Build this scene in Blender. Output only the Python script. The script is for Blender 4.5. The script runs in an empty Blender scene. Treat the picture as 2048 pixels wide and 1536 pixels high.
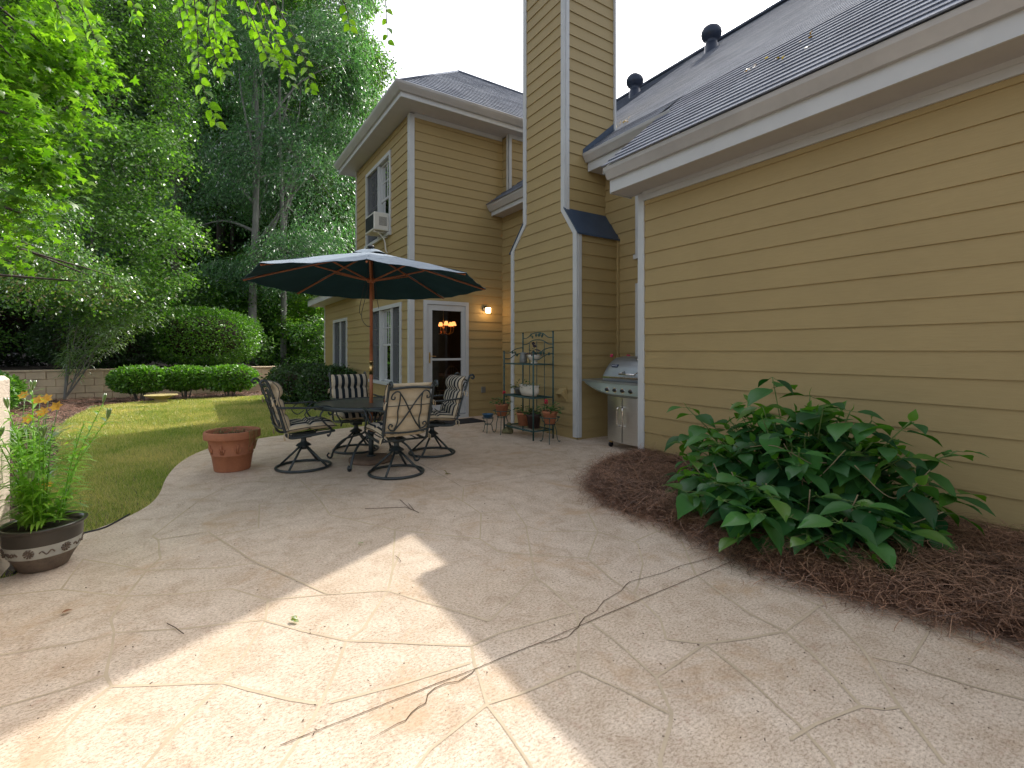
import bpy, math, random
import numpy as np
from mathutils import Vector, Matrix
R = math.radians
random.seed(7); rng = np.random.default_rng(7)
scene = bpy.context.scene
col = scene.collection

# ---------------------------------------------------------------- camera
EYE = 1.30; FPX = 960.0; HZ = 701.5
cam_d = bpy.data.cameras.new("camera"); cam = bpy.data.objects.new("camera", cam_d); col.objects.link(cam)
cam_d.sensor_width = 36.0; cam_d.lens = 36.0 * FPX / 2048.0
cam_d.shift_y = -(768 - HZ) / 2048.0
cam_d.clip_start = 0.05; cam_d.clip_end = 600
AZ = R(33.12)
cam.location = (0, 0, EYE); cam.rotation_euler = (R(90), 0, -AZ)
scene.camera = cam
FW = Vector((math.sin(AZ), math.cos(AZ), 0)); RT = Vector((math.cos(AZ), -math.sin(AZ), 0))

# ---------------------------------------------------------------- light
SUN = Vector((0.613, 0.327, 0.719)).normalized()
EL = math.asin(SUN.z); SAZ = math.atan2(SUN.x, SUN.y)
world = bpy.data.worlds.new("World"); scene.world = world; world.use_nodes = True
wn = world.node_tree; bg = wn.nodes["Background"]
sky = wn.nodes.new("ShaderNodeTexSky"); sky.sky_type = 'NISHITA'; sky.sun_disc = False
sky.sun_elevation = EL; sky.sun_rotation = SAZ; sky.air_density = 1.0; sky.dust_density = 4.0; sky.ozone_density = 1.0
hs = wn.nodes.new("ShaderNodeHueSaturation"); hs.inputs['Saturation'].default_value = 0.40
wn.links.new(sky.outputs[0], hs.inputs['Color']); wn.links.new(hs.outputs[0], bg.inputs[0]); bg.inputs[1].default_value = 0.15
sd = bpy.data.lights.new("sun", 'SUN'); sd.energy = 2.0; sd.angle = R(0.6); sd.color = (1.0, 0.955, 0.88)
sun = bpy.data.objects.new("sun", sd); col.objects.link(sun)
sun.rotation_euler = SUN.to_track_quat('Z', 'Y').to_euler()
scene.view_settings.view_transform = 'Standard'; scene.view_settings.look = 'None'
scene.view_settings.exposure = 1.12; scene.view_settings.gamma = 1.0
scene.cycles.max_bounces = 8; scene.cycles.diffuse_bounces = 5; scene.cycles.transparent_max_bounces = 16
scene.cycles.sample_clamp_indirect = 6.0
scene.cycles.use_denoising = True

def G(px, py, z=0.0):
    """point of the level z that lies along the survey direction (px, py)"""
    t = (EYE - z) * FPX / (py - HZ); l = (px - 1024) / FPX * t
    p = FW * t + RT * l; return Vector((p.x, p.y, z))
def W(px, py, t):
    l = (px - 1024) / FPX * t; p = FW * t + RT * l
    return Vector((p.x, p.y, EYE - (py - HZ) * t / FPX))

# ---------------------------------------------------------------- mesh helpers
def wloc(o):
    v = Vector((0, 0, 0))
    while o is not None: v = v + o.location; o = o.parent
    return v
def tag(o, label=None, cat=None, group=None, kind=None):
    if label: o['label'] = label
    if cat: o['category'] = cat
    if group: o['group'] = group
    if kind: o['kind'] = kind
    return o
def empty(name, loc=(0, 0, 0), label=None, cat=None, group=None):
    o = bpy.data.objects.new(name, None); col.objects.link(o); o.location = loc; o.empty_display_size = .1
    return tag(o, label, cat, group)
def mkobj(name, V, F, mats, parent=None, mi=None, smooth=False):
    """V (n,3) world verts, F list of faces or (m,k) array"""
    me = bpy.data.meshes.new(name)
    V = np.asarray(V, dtype=np.float32)
    if parent is not None: V = V - np.array(wloc(parent), dtype=np.float32)
    if isinstance(F, np.ndarray):
        m, k = F.shape
        me.vertices.add(len(V)); me.vertices.foreach_set('co', V.ravel())
        me.loops.add(m * k); me.loops.foreach_set('vertex_index', F.astype(np.int32).ravel())
        me.polygons.add(m); me.polygons.foreach_set('loop_start', np.arange(m, dtype=np.int32) * k)
        me.update(calc_edges=True)
    else:
        me.from_pydata([tuple(v) for v in V.tolist()], [], F)
    if not isinstance(mats, (list, tuple)): mats = [mats]
    for m_ in mats: me.materials.append(m_)
    if mi is not None: me.polygons.foreach_set('material_index', np.asarray(mi, dtype=np.int32))
    if smooth is True: me.polygons.foreach_set('use_smooth', np.ones(len(me.polygons), dtype=bool))
    elif smooth: me.polygons.foreach_set('use_smooth', np.asarray(smooth, dtype=bool))
    me.update()
    o = bpy.data.objects.new(name, me); col.objects.link(o)
    if parent is not None: o.parent = parent
    return o
def copy_tree(o, parent=None):
    c = o.copy(); col.objects.link(c)
    if parent is not None: c.parent = parent
    for ch in list(o.children): copy_tree(ch, c)
    return c

class MB:
    def __init__(s): s.v = []; s.f = []; s.m = []; s.s = []; s.mi = 0; s.sm = False
    def add(s, vs, fs, smooth=None):
        n = len(s.v); s.v.extend([tuple(v) for v in vs])
        for f in fs: s.f.append([i + n for i in f]); s.m.append(s.mi); s.s.append(s.sm if smooth is None else smooth)
        return s
    def box(s, x0, x1, y0, y1, z0, z1):
        v = [(x0,y0,z0),(x1,y0,z0),(x1,y1,z0),(x0,y1,z0),(x0,y0,z1),(x1,y0,z1),(x1,y1,z1),(x0,y1,z1)]
        return s.add(v, [(0,3,2,1),(4,5,6,7),(0,1,5,4),(1,2,6,5),(2,3,7,6),(3,0,4,7)])
    def bbox(s, x0, x1, y0, y1, z0, z1, b=.006):
        """chamfered box"""
        xs=(x0,x1); ys=(y0,y1); zs=(z0,z1); V=[]; idx={}
        for i in (0,1):
            for j in (0,1):
                for k in (0,1):
                    sx=b*(1-2*i); sy=b*(1-2*j); sz=b*(1-2*k)
                    for a,(dx,dy,dz) in enumerate(((0,sy,sz),(sx,0,sz),(sx,sy,0))):
                        idx[(i,j,k,a)]=len(V); V.append((xs[i]+dx,ys[j]+dy,zs[k]+dz))
        F=[]
        g=lambda i,j,k,a: idx[(i,j,k,a)]
        for i in (0,1): F.append([g(i,0,0,0),g(i,1,0,0),g(i,1,1,0),g(i,0,1,0)])
        for j in (0,1): F.append([g(0,j,0,1),g(1,j,0,1),g(1,j,1,1),g(0,j,1,1)])
        for k in (0,1): F.append([g(0,0,k,2),g(1,0,k,2),g(1,1,k,2),g(0,1,k,2)])
        for j in (0,1):
            for k in (0,1): F.append([g(0,j,k,1),g(1,j,k,1),g(1,j,k,2),g(0,j,k,2)])
        for i in (0,1):
            for k in (0,1): F.append([g(i,0,k,0),g(i,1,k,0),g(i,1,k,2),g(i,0,k,2)])
        for i in (0,1):
            for j in (0,1): F.append([g(i,j,0,0),g(i,j,1,0),g(i,j,1,1),g(i,j,0,1)])
        for i in (0,1):
            for j in (0,1):
                for k in (0,1): F.append([g(i,j,k,0),g(i,j,k,1),g(i,j,k,2)])
        return s.add(V,F)
    def tube(s, pts, r, n=8, cap=True, smooth=True, flat=1.0):
        pts = [Vector(p) for p in pts]; rs = r if isinstance(r, (list, tuple)) else [r] * len(pts)
        V = []; up = None
        for i, p in enumerate(pts):
            d = (pts[min(i+1, len(pts)-1)] - pts[max(i-1, 0)])
            if d.length < 1e-9: d = Vector((0, 0, 1))
            d.normalize()
            if up is None:
                up = Vector((0, 0, 1)) if abs(d.z) < .9 else Vector((1, 0, 0))
            a = d.cross(up)
            if a.length < 1e-6: a = d.cross(Vector((0, 1, 0)))
            a.normalize(); b = a.cross(d).normalized(); up = b
            for k in range(n):
                t = 2 * math.pi * k / n
                V.append(p + a * (math.cos(t) * rs[i]) + b * (math.sin(t) * rs[i] * flat))
        F = []
        for i in range(len(pts) - 1):
            for k in range(n):
                F.append((i*n+k, i*n+(k+1) % n, (i+1)*n+(k+1) % n, (i+1)*n+k))
        s.add(V, F, smooth)
        if cap:
            m = len(s.v) - len(V)
            s.f.append([m+k for k in range(n)][::-1]); s.m.append(s.mi); s.s.append(False)
            s.f.append([m+(len(pts)-1)*n+k for k in range(n)]); s.m.append(s.mi); s.s.append(False)
        return s
    def lathe(s, prof, c=(0, 0, 0), n=24, smooth=True, a0=0, fn=None):
        V = []; F = []
        for (r, z) in prof:
            for k in range(n):
                t = a0 + 2*math.pi*k/n; rr = r
                if fn: rr = fn(r, z, t)
                V.append((c[0]+rr*math.cos(t), c[1]+rr*math.sin(t), c[2]+z))
        for i in range(len(prof)-1):
            for k in range(n): F.append((i*n+k, i*n+(k+1) % n, (i+1)*n+(k+1) % n, (i+1)*n+k))
        return s.add(V, F, smooth)
    def ring(s, c, Rr, r, n=40, m=8, z=0):
        V = []; F = []
        for i in range(n):
            a = 2*math.pi*i/n
            for k in range(m):
                b = 2*math.pi*k/m; q = Rr + r*math.cos(b)
                V.append((c[0]+q*math.cos(a), c[1]+q*math.sin(a), c[2]+r*math.sin(b)))
        for i in range(n):
            for k in range(m):
                F.append((i*m+k, ((i+1) % n)*m+k, ((i+1) % n)*m+(k+1) % m, i*m+(k+1) % m))
        return s.add(V, F, True)
    def prism(s, poly, z0, z1):
        n = len(poly)
        V = [(p[0], p[1], z0) for p in poly] + [(p[0], p[1], z1) for p in poly]
        F = [list(range(n))[::-1], list(range(n, 2*n))] + [(i, (i+1) % n, n+(i+1) % n, n+i) for i in range(n)]
        return s.add(V, F)
    def extr(s, prof, A, B, X, Y):
        """profile (a,b) points in the X,Y vectors swept from A to B"""
        A = Vector(A); B = Vector(B); X = Vector(X); Y = Vector(Y); n = len(prof)
        V = [A + X*p[0] + Y*p[1] for p in prof] + [B + X*p[0] + Y*p[1] for p in prof]
        F = [list(range(n))[::-1], list(range(n, 2*n))] + [(i, (i+1) % n, n+(i+1) % n, n+i) for i in range(n)]
        return s.add(V, F)
    def build(s, name, mats, parent=None):
        return mkobj(name, np.array(s.v) if s.v else np.zeros((0, 3)), s.f, mats, parent, s.m, s.s)

class Fr:
    """wall frame: u along the wall, n out of it, z up"""
    def __init__(s, O, U, N): s.O = Vector(O); s.U = Vector(U); s.N = Vector(N)
    def p(s, u, n, z): return s.O + s.U*u + s.N*n + Vector((0, 0, z))
    def box(s, mb, u0, u1, n0, n1, z0, z1):
        P = [s.p(u, n, z) for z in (z0, z1) for (u, n) in ((u0, n0), (u1, n0), (u1, n1), (u0, n1))]
        mb.add(P, [(0,3,2,1),(4,5,6,7),(0,1,5,4),(1,2,6,5),(2,3,7,6),(3,0,4,7)])
def siding(mb, fr, z0, z1, ex, ph, umin, umax, holes=(), lap=.014, brk=()):
    um = umin if callable(umin) else (lambda z: umin); ux = umax if callable(umax) else (lambda z: umax)
    k = math.floor((z0 - ph) / ex)
    while ph + k*ex < z1 - 1e-6:
        zl = ph + k*ex; zu = zl + ex; k += 1
        cuts = sorted(set([max(zl, z0), min(zu, z1)] + [z for h in holes for z in (h[2], h[3]) if max(zl, z0) < z < min(zu, z1)]
                          + [b for b in brk if max(zl, z0) < b < min(zu, z1)]))
        for a, b in zip(cuts[:-1], cuts[1:]):
            if b - a < 1e-5: continue
            ivs = [(um(a), um(b), ux(a), ux(b))]
            for h in holes:
                if h[2] <= a + 1e-6 and h[3] >= b - 1e-6:
                    nv = []
                    for (la, lb, ra, rb) in ivs:
                        if h[1] <= la or h[0] >= ra: nv.append((la, lb, ra, rb)); continue
                        if h[0] > la: nv.append((la, lb, h[0], h[0]))
                        if h[1] < ra: nv.append((h[1], h[1], ra, rb))
                    ivs = nv
            oa = lap*(1-(a-zl)/ex); ob = lap*(1-(b-zl)/ex)
            for (la, lb, ra, rb) in ivs:
                P = [fr.p(la, oa, a), fr.p(ra, oa, a), fr.p(rb, ob, b), fr.p(lb, ob, b)]
                mb.add(P, [(0, 1, 2, 3)])
                if abs(a - zl) < 1e-6 or a == z0:
                    mb.add([fr.p(la, 0, a), fr.p(ra, 0, a), P[1], P[0]], [(0, 1, 2, 3)])

# ---------------------------------------------------------------- materials
def nt(name):
    m = bpy.data.materials.new(name); m.use_nodes = True; t = m.node_tree
    return m, t, t.nodes["Principled BSDF"]
def ramp(t, fac, stops):
    r = t.nodes.new("ShaderNodeValToRGB"); t.links.new(fac, r.inputs[0])
    e = r.color_ramp.elements
    e[0].position = stops[0][0]; e[0].color = (*stops[0][1], 1)
    e[1].position = stops[-1][0]; e[1].color = (*stops[-1][1], 1)
    for p, c in stops[1:-1]: q = e.new(p); q.color = (*c, 1)
    return r.outputs[0]
def noise(t, scale, detail=4, rough=.55, vec=None, stretch=None, dist=0.0):
    n = t.nodes.new("ShaderNodeTexNoise"); n.inputs['Scale'].default_value = scale
    n.inputs['Detail'].default_value = detail; n.inputs['Roughness'].default_value = rough; n.inputs['Distortion'].default_value = dist
    tc = t.nodes.new("ShaderNodeTexCoord"); src = tc.outputs['Object']
    if stretch:
        mp = t.nodes.new("ShaderNodeMapping"); t.links.new(src, mp.inputs[0]); mp.inputs['Scale'].default_value = stretch; src = mp.outputs[0]
    t.links.new(src, n.inputs['Vector']); return n.outputs['Fac']
def mixc(t, fac, a, b, mode='MIX'):
    n = t.nodes.new("ShaderNodeMix"); n.data_type = 'RGBA'; n.blend_type = mode
    for s_, v in ((n.inputs[0], fac), (n.inputs[6], a), (n.inputs[7], b)):
        if hasattr(v, 'links'): t.links.new(v, s_)
        elif isinstance(v, (int, float)): s_.default_value = v
        else: s_.default_value = (*v, 1)
    return n.outputs[2]
def bump(t, bs, h, strength=.3, dist=.01):
    b = t.nodes.new("ShaderNodeBump"); b.inputs['Strength'].default_value = strength; b.inputs['Distance'].default_value = dist
    t.links.new(h, b.inputs['Height']); t.links.new(b.outputs[0], bs.inputs['Normal'])
def sc(c, k): return tuple(min(1, x*k) for x in c)
def mat(name, c, rough=.6, metal=0, var=.12, scale=6, bs=0.0, bscale=60, stretch=None, spec=.5, coat=0):
    m, t, b = nt(name)
    f = noise(t, scale, 5, .6, stretch=stretch)
    cc = ramp(t, f, [(.3, sc(c, 1-var)), (.7, sc(c, 1+var))])
    t.links.new(cc, b.inputs['Base Color']); b.inputs['Roughness'].default_value = rough; b.inputs['Metallic'].default_value = metal
    b.inputs['Specular IOR Level'].default_value = spec; b.inputs['Coat Weight'].default_value = coat
    if bs: bump(t, b, noise(t, bscale, 4, .6, stretch=stretch), bs, .01)
    return m
def leafmat(name, c1, c2, trans=.35, rough=.35, gloss=.35, tc=None, big=.5, bigscale=.6, noiseamt=.5):
    """two-sided leaf: colour differs from leaf to leaf"""
    m = bpy.data.materials.new(name); m.use_nodes = True; t = m.node_tree; t.nodes.clear()
    out = t.nodes.new("ShaderNodeOutputMaterial")
    ge = t.nodes.new("ShaderNodeNewGeometry")
    fb = noise(t, bigscale, 2, .5)
    mm = t.nodes.new("ShaderNodeMath"); mm.operation = 'MULTIPLY_ADD'; t.links.new(fb, mm.inputs[0]); mm.inputs[1].default_value = noiseamt*2; mm.inputs[2].default_value = -noiseamt
    ad = t.nodes.new("ShaderNodeMath"); ad.operation = 'ADD'; t.links.new(ge.outputs['Random Per Island'], ad.inputs[0]); t.links.new(mm.outputs[0], ad.inputs[1])
    c = ramp(t, ad.outputs[0], [(0.0, c1), (1.0, c2)])
    d = t.nodes.new("ShaderNodeBsdfDiffuse"); t.links.new(c, d.inputs[0])
    tr = t.nodes.new("ShaderNodeBsdfTranslucent")
    tcx = mixc(t, 1.0, c, tc or (1.6, 1.9, .5), 'MULTIPLY'); t.links.new(tcx, tr.inputs[0])
    mx = t.nodes.new("ShaderNodeMixShader"); mx.inputs[0].default_value = trans
    t.links.new(d.outputs[0], mx.inputs[1]); t.links.new(tr.outputs[0], mx.inputs[2])
    g = t.nodes.new("ShaderNodeBsdfGlossy"); g.inputs['Roughness'].default_value = rough
    fr = t.nodes.new("ShaderNodeFresnel"); fr.inputs[0].default_value = 1.4
    fm = t.nodes.new("ShaderNodeMath"); fm.operation = 'MULTIPLY'; t.links.new(fr.outputs[0], fm.inputs[0]); fm.inputs[1].default_value = gloss
    fa = t.nodes.new("ShaderNodeMath"); fa.operation = 'ADD'; fa.use_clamp = True; t.links.new(fm.outputs[0], fa.inputs[0]); fa.inputs[1].default_value = gloss*.06
    m2 = t.nodes.new("ShaderNodeMixShader"); t.links.new(fa.outputs[0], m2.inputs[0])
    t.links.new(mx.outputs[0], m2.inputs[1]); t.links.new(g.outputs[0], m2.inputs[2])
    t.links.new(m2.outputs[0], out.inputs[0]); return m
def glassmat(name, tint=(.8, .85, .85), trans=.75, rough=.01):
    m = bpy.data.materials.new(name); m.use_nodes = True; t = m.node_tree; t.nodes.clear()
    out = t.nodes.new("ShaderNodeOutputMaterial"); tr = t.nodes.new("ShaderNodeBsdfTransparent"); tr.inputs[0].default_value = (*[x*trans for x in tint], 1)
    g = t.nodes.new("ShaderNodeBsdfGlossy"); g.inputs['Roughness'].default_value = rough
    f = t.nodes.new("ShaderNodeFresnel"); f.inputs[0].default_value = 1.5
    mx = t.nodes.new("ShaderNodeMixShader"); t.links.new(f.outputs[0], mx.inputs[0])
    t.links.new(tr.outputs[0], mx.inputs[1]); t.links.new(g.outputs[0], mx.inputs[2]); t.links.new(mx.outputs[0], out.inputs[0]); return m
def screenmat(name, c, op=.6):
    m = bpy.data.materials.new(name); m.use_nodes = True; t = m.node_tree; t.nodes.clear()
    out = t.nodes.new("ShaderNodeOutputMaterial"); tr = t.nodes.new("ShaderNodeBsdfTransparent"); d = t.nodes.new("ShaderNodeBsdfDiffuse"); d.inputs[0].default_value = (*c, 1)
    mx = t.nodes.new("ShaderNodeMixShader"); mx.inputs[0].default_value = op
    t.links.new(tr.outputs[0], mx.inputs[1]); t.links.new(d.outputs[0], mx.inputs[2]); t.links.new(mx.outputs[0], out.inputs[0]); return m
def emit(name, c, s_):
    m, t, b = nt(name); b.inputs['Base Color'].default_value = (*c, 1); b.inputs['Emission Color'].default_value = (*c, 1); b.inputs['Emission Strength'].default_value = s_
    return m

def siding_mat(name, c):
    m, t, b = nt(name)
    f = noise(t, 1.3, 4, .6); g = noise(t, 9, 6, .65, stretch=(1, 1, 14))
    a = ramp(t, f, [(.25, sc(c, .93)), (.75, sc(c, 1.06))])
    gg = ramp(t, g, [(.3, (.93, .92, .90)), (.6, (1, 1, 1))])
    t.links.new(mixc(t, 1.0, a, gg, 'MULTIPLY'), b.inputs['Base Color']); b.inputs['Roughness'].default_value = .55; b.inputs['Specular IOR Level'].default_value = .35
    bump(t, b, g, .25, .004); return m
M = {}
M['siding'] = siding_mat('tan_siding', (.365, .272, .120))
M['white'] = mat('white_trim_paint', (.51, .52, .51), .45, var=.05, scale=3, bs=.08, bscale=25)
M['gutter'] = mat('gutter_paint', (.43, .42, .40), .4, var=.12, scale=2.2)
M['soffit'] = mat('soffit_paint', (.46, .445, .44), .6, var=.04)
def shingle_mat():
    m, t, b = nt('asphalt_shingle')
    f = noise(t, 90, 3, .7); g = noise(t, 1.2, 4, .6)
    a = ramp(t, f, [(.3, (.10, .115, .145)), (.7, (.27, .305, .37))]); gg = ramp(t, g, [(.3, (.85, .85, .87)), (.7, (1.1, 1.08, 1.06))])
    tc = t.nodes.new("ShaderNodeTexCoord"); sp = t.nodes.new("ShaderNodeSeparateXYZ"); t.links.new(tc.outputs['Object'], sp.inputs[0])
    def mth(op, x, y=None):
        q = t.nodes.new("ShaderNodeMath"); q.operation = op
        for i, v in enumerate((x, y)):
            if v is None: continue
            if hasattr(v, 'links'): t.links.new(v, q.inputs[i])
            else: q.inputs[i].default_value = v
        return q.outputs[0]
    row = mth('FLOOR', mth('MULTIPLY', sp.outputs[2], 11.2)); u = mth('FLOOR', mth('MULTIPLY', mth('ADD', mth('ADD', sp.outputs[0], sp.outputs[1]), mth('MULTIPLY', row, .173)), 3.1))
    cb = t.nodes.new("ShaderNodeCombineXYZ"); t.links.new(u, cb.inputs[0]); t.links.new(row, cb.inputs[1]); wn_ = t.nodes.new("ShaderNodeTexWhiteNoise"); t.links.new(cb.outputs[0], wn_.inputs[0])
    tab = ramp(t, wn_.outputs[0], [(0, (.72, .73, .76)), (1, (1.2, 1.18, 1.15))])
    t.links.new(mixc(t, 1.0, mixc(t, 1.0, a, gg, 'MULTIPLY'), tab, 'MULTIPLY'), b.inputs['Base Color']); b.inputs['Roughness'].default_value = .95; b.inputs['Specular IOR Level'].default_value = .08
    bump(t, b, f, .5, .006); return m
M['shingle'] = shingle_mat()
M['bluemetal'] = mat('dark_blue_flashing', (.035, .06, .10), .45, var=.15)
M['ventmetal'] = mat('dark_vent_metal', (.025, .035, .06), .4, metal=.3)
M['glass'] = glassmat('window_glass')
M['doorglass'] = glassmat('door_glass', trans=.9)
M['screen'] = screenmat('insect_screen', (.10, .105, .11), .72)
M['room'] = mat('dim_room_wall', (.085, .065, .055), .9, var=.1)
M['curtain'] = mat('pale_curtain', (.45, .44, .40), .9, var=.06, stretch=(30, 30, 1))
M['dark'] = mat('black_iron_green', (.022, .032, .034), .42, var=.2, scale=30, spec=.6)
M['verdigris'] = mat('green_painted_iron', (.018, .065, .060), .4, var=.3, scale=30)
M['wood'] = mat('umbrella_wood', (.34, .115, .045), .42, var=.25, scale=5, stretch=(8, 8, .6))
M['steel'] = mat('brushed_steel', (.62, .61, .58), .30, metal=1, var=.08, scale=8, stretch=(1, 1, 40))
M['greysteel'] = mat('grey_painted_steel', (.30, .32, .33), .28, metal=.7, var=.08)
M['blackp'] = mat('black_plastic', (.015, .015, .016), .4)
M['brass'] = mat('worn_brass', (.60, .42, .18), .3, metal=1)
M['chrome'] = mat('chrome', (.75, .72, .68), .12, metal=1)
M['terra'] = None
def terracotta(name, c):
    m, t, b = nt(name); f = noise(t, 7, 5, .65); g = noise(t, 60, 3, .6)
    a = ramp(t, f, [(.25, sc(c, .75)), (.55, c), (.8, sc(c, 1.2))])
    t.links.new(mixc(t, .25, a, ramp(t, g, [(.3, sc(c, .7)), (.7, sc(c, 1.2))])), b.inputs['Base Color']); b.inputs['Roughness'].default_value = .8
    bump(t, b, g, .2, .003); return m
M['terra'] = terracotta('terracotta', (.40, .155, .075))
M['soil'] = mat('potting_soil', (.05, .035, .022), .95, var=.4, scale=50, bs=.8, bscale=60)
M['bark'] = mat('tree_bark', (.07, .055, .045), .9, var=.35, scale=10, bs=.8, bscale=18, stretch=(1, 1, .25))
M['greybark'] = mat('grey_bark', (.22, .21, .19), .9, var=.3, scale=7, bs=.6, bscale=18, stretch=(1, 1, .3))
# ================================================================ GROUND
def tri_poly(poly, z):
    """triangulated flat polygon"""
    from mathutils.geometry import tessellate_polygon
    vs = [Vector((p[0], p[1], 0)) for p in poly]
    tr = tessellate_polygon([vs])
    F = []
    for a, b, c in tr:
        n = (vs[b]-vs[a]).cross(vs[c]-vs[a]).z
        F.append((a, b, c) if n > 0 else (a, c, b))
    return [(p[0], p[1], z) for p in poly], F
def smoothline(P, k=4, closed=False):
    """Catmull-Rom through 2-d/3-d points"""
    P = [Vector(p) if len(p) == 3 else Vector((p[0], p[1], 0)) for p in P]; out = []
    n = len(P)
    for i in range(n if closed else n-1):
        a, b, c, d = (P[(i-1) % n] if closed or i > 0 else P[0]), P[i], P[(i+1) % n], (P[(i+2) % n] if closed or i+2 < n else P[-1])
        for j in range(k):
            t = j/k
            out.append(.5*((2*b)+(c-a)*t+(2*a-5*b+4*c-d)*t*t+(3*b-a-3*c+d)*t**3))
    if not closed: out.append(P[-1])
    return out
def groundmat():
    m, t, b = nt('forest_floor'); f = noise(t, 1.1, 6, .7); g = noise(t, 26, 5, .7)
    a = ramp(t, f, [(.3, (.022, .016, .012)), (.7, (.05, .034, .024))]); gg = ramp(t, g, [(.35, (.6, .6, .6)), (.65, (1.4, 1.35, 1.3))])
    t.links.new(mixc(t, 1.0, a, gg, 'MULTIPLY'), b.inputs['Base Color']); b.inputs['Roughness'].default_value = .95
    bump(t, b, g, .8, .03); return m
M['floor'] = groundmat()
def lawnmat():
    m, t, b = nt('lawn_soil'); f = noise(t, 1.0, 5, .65); g = noise(t, 40, 4, .7)
    a = ramp(t, f, [(.35, (.11, .14, .025)), (.6, (.25, .21, .08))]); gg = ramp(t, g, [(.3, (.6, .6, .6)), (.7, (1.3, 1.3, 1.3))])
    t.links.new(mixc(t, 1.0, a, gg, 'MULTIPLY'), b.inputs['Base Color']); b.inputs['Roughness'].default_value = .95
    bump(t, b, g, .8, .02); return m
M['lawn'] = lawnmat()
# terrain sheet: flat by the house, stepping up behind the retaining wall
def terrain_z(x, y):
    z = -0.07
    if y > 18.25:
        k = min(1, (y-18.25)/.35)
        if x < 1.4: zz = .74
        else: zz = .74*max(0, 1-(x-1.4)/2.5)
        z = z + k*(zz+.07) + max(0, y-19)*.02
    elif x < -6.2: z = -.07 + min(.8, (-6.2-x)*.5)
    if y > 26: z += (y-26)*.04
    return z
xs = np.concatenate([np.linspace(-220, -24, 14), np.linspace(-20, 20, 60), np.linspace(24, 220, 14)])
ys = np.concatenate([np.linspace(-60, 2, 10), np.linspace(3, 17.9, 16), np.linspace(18.05, 19.4, 9), np.linspace(20, 40, 24), np.linspace(45, 260, 16)])
V = [(x, y, terrain_z(x, y)) for y in ys for x in xs]
nx = len(xs)
F = np.array([[j*nx+i, j*nx+i+1, (j+1)*nx+i+1, (j+1)*nx+i] for j in range(len(ys)-1) for i in range(nx-1)])
tag(mkobj('ground', V, F, M['floor']), kind='structure')

# patio outline
edgeL = [(30, 1150), (110, 1090), (200, 1055), (262, 1030), (300, 1008), (320, 985), (333, 955), (360, 925), (400, 903), (450, 888), (511, 878), (560, 871), (640, 862), (720, 853), (800, 847)]
EL_ = [G(*p) for p in edgeL]
edge = [(-3.2, 3.3, 0)] + [tuple(p) for p in smoothline([tuple(p) for p in EL_], 4)]
PATIO = [(-4, -4)] + [(4.6, -4), (4.6, 4.02), (5.6, 4.02), (5.6, 8.5), (3.2, 8.5)] + [(p[0], p[1]) for p in edge[::-1]] + [(-4, 3.2)]
def patiomat():
    m, t, b = nt('stamped_concrete')
    big = noise(t, .75, 5, .6, dist=.5); mid = noise(t, 5.5, 6, .72, dist=.6); fine = noise(t, 85, 6, .9, stretch=(.75, 1.2, 1)); red = noise(t, 17, 5, .75)
    stain = noise(t, 1.9, 6, .7, dist=.8)
    a = ramp(t, big, [(.3, (.52, .42, .31)), (.55, (.585, .49, .385)), (.75, (.49, .37, .25))])
    b1 = mixc(t, 1.0, a, ramp(t, mid, [(.30, (.78, .73, .68)), (.5, (1.0, 1.0, 1.0)), (.68, (1.12, 1.14, 1.17))]), 'MULTIPLY')
    b2 = mixc(t, 1.0, b1, ramp(t, fine, [(.35, (.26, .21, .18)), (.43, (.72, .66, .61)), (.50, (1.02, 1.0, .99)), (.64, (1.32, 1.33, 1.35))]), 'MULTIPLY')
    b3 = mixc(t, ramp(t, red, [(.56, (0, 0, 0)), (.72, (.45, .45, .45))]), b2, (.42, .235, .165))
    b4 = mixc(t, ramp(t, stain, [(.54, (0, 0, 0)), (.68, (.62, .62, .62))]), b3, (.46, .30, .165))
    t.links.new(b4, b.inputs['Base Color'])
    t.links.new(ramp(t, mid, [(.3, (.72, .72, .72)), (.7, (.5, .5, .5))]), b.inputs['Roughness'])
    b.inputs['Specular IOR Level'].default_value = .35
    bump(t, b, fine, .15, .003)
    return m
M['patio'] = patiomat()
v1, f1 = tri_poly(PATIO, 0.0)
mb = MB(); mb.add(v1, f1)
n = len(PATIO)
mb.add([(p[0], p[1], 0) for p in PATIO] + [(p[0], p[1], -.12) for p in PATIO], [(i, n+i, n+(i+1) % n, (i+1) % n) for i in range(n)])
tag(mb.build('patio', M['patio']), kind='structure')

def strip_net(name, lines, w, z, mt, jit=0.0, taper=False, k=1):
    V = []; F = []
    for li in lines:
        P = [G(*p) for p in li]
        if k > 1: P = smoothline([tuple(p) for p in P], k)
        if jit:
            Q = []
            for i in range(len(P)-1):
                L = (P[i+1]-P[i]).length; m = max(1, int(L/.09))
                for j in range(m): Q.append(P[i].lerp(P[i+1], j/m) + (Vector((random.uniform(-jit, jit), random.uniform(-jit, jit), 0)) if j or i else Vector((0, 0, 0))))
            Q.append(P[-1]); P = Q
        for i, p in enumerate(P):
            d = (P[min(i+1, len(P)-1)]-P[max(i-1, 0)]); d.z = 0; d.normalize(); s_ = Vector((-d.y, d.x, 0))
            ww = w*random.uniform(.75, 1.25)*.5
            if taper and i in (0, len(P)-1): ww *= .2
            V += [(p.x+s_.x*ww, p.y+s_.y*ww, z), (p.x-s_.x*ww, p.y-s_.y*ww, z)]
            if i: q = len(V); F.append((q-4, q-3, q-1, q-2))
        z += .00003
    return tag(mkobj(name, V, F, mt), kind='structure')
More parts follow.
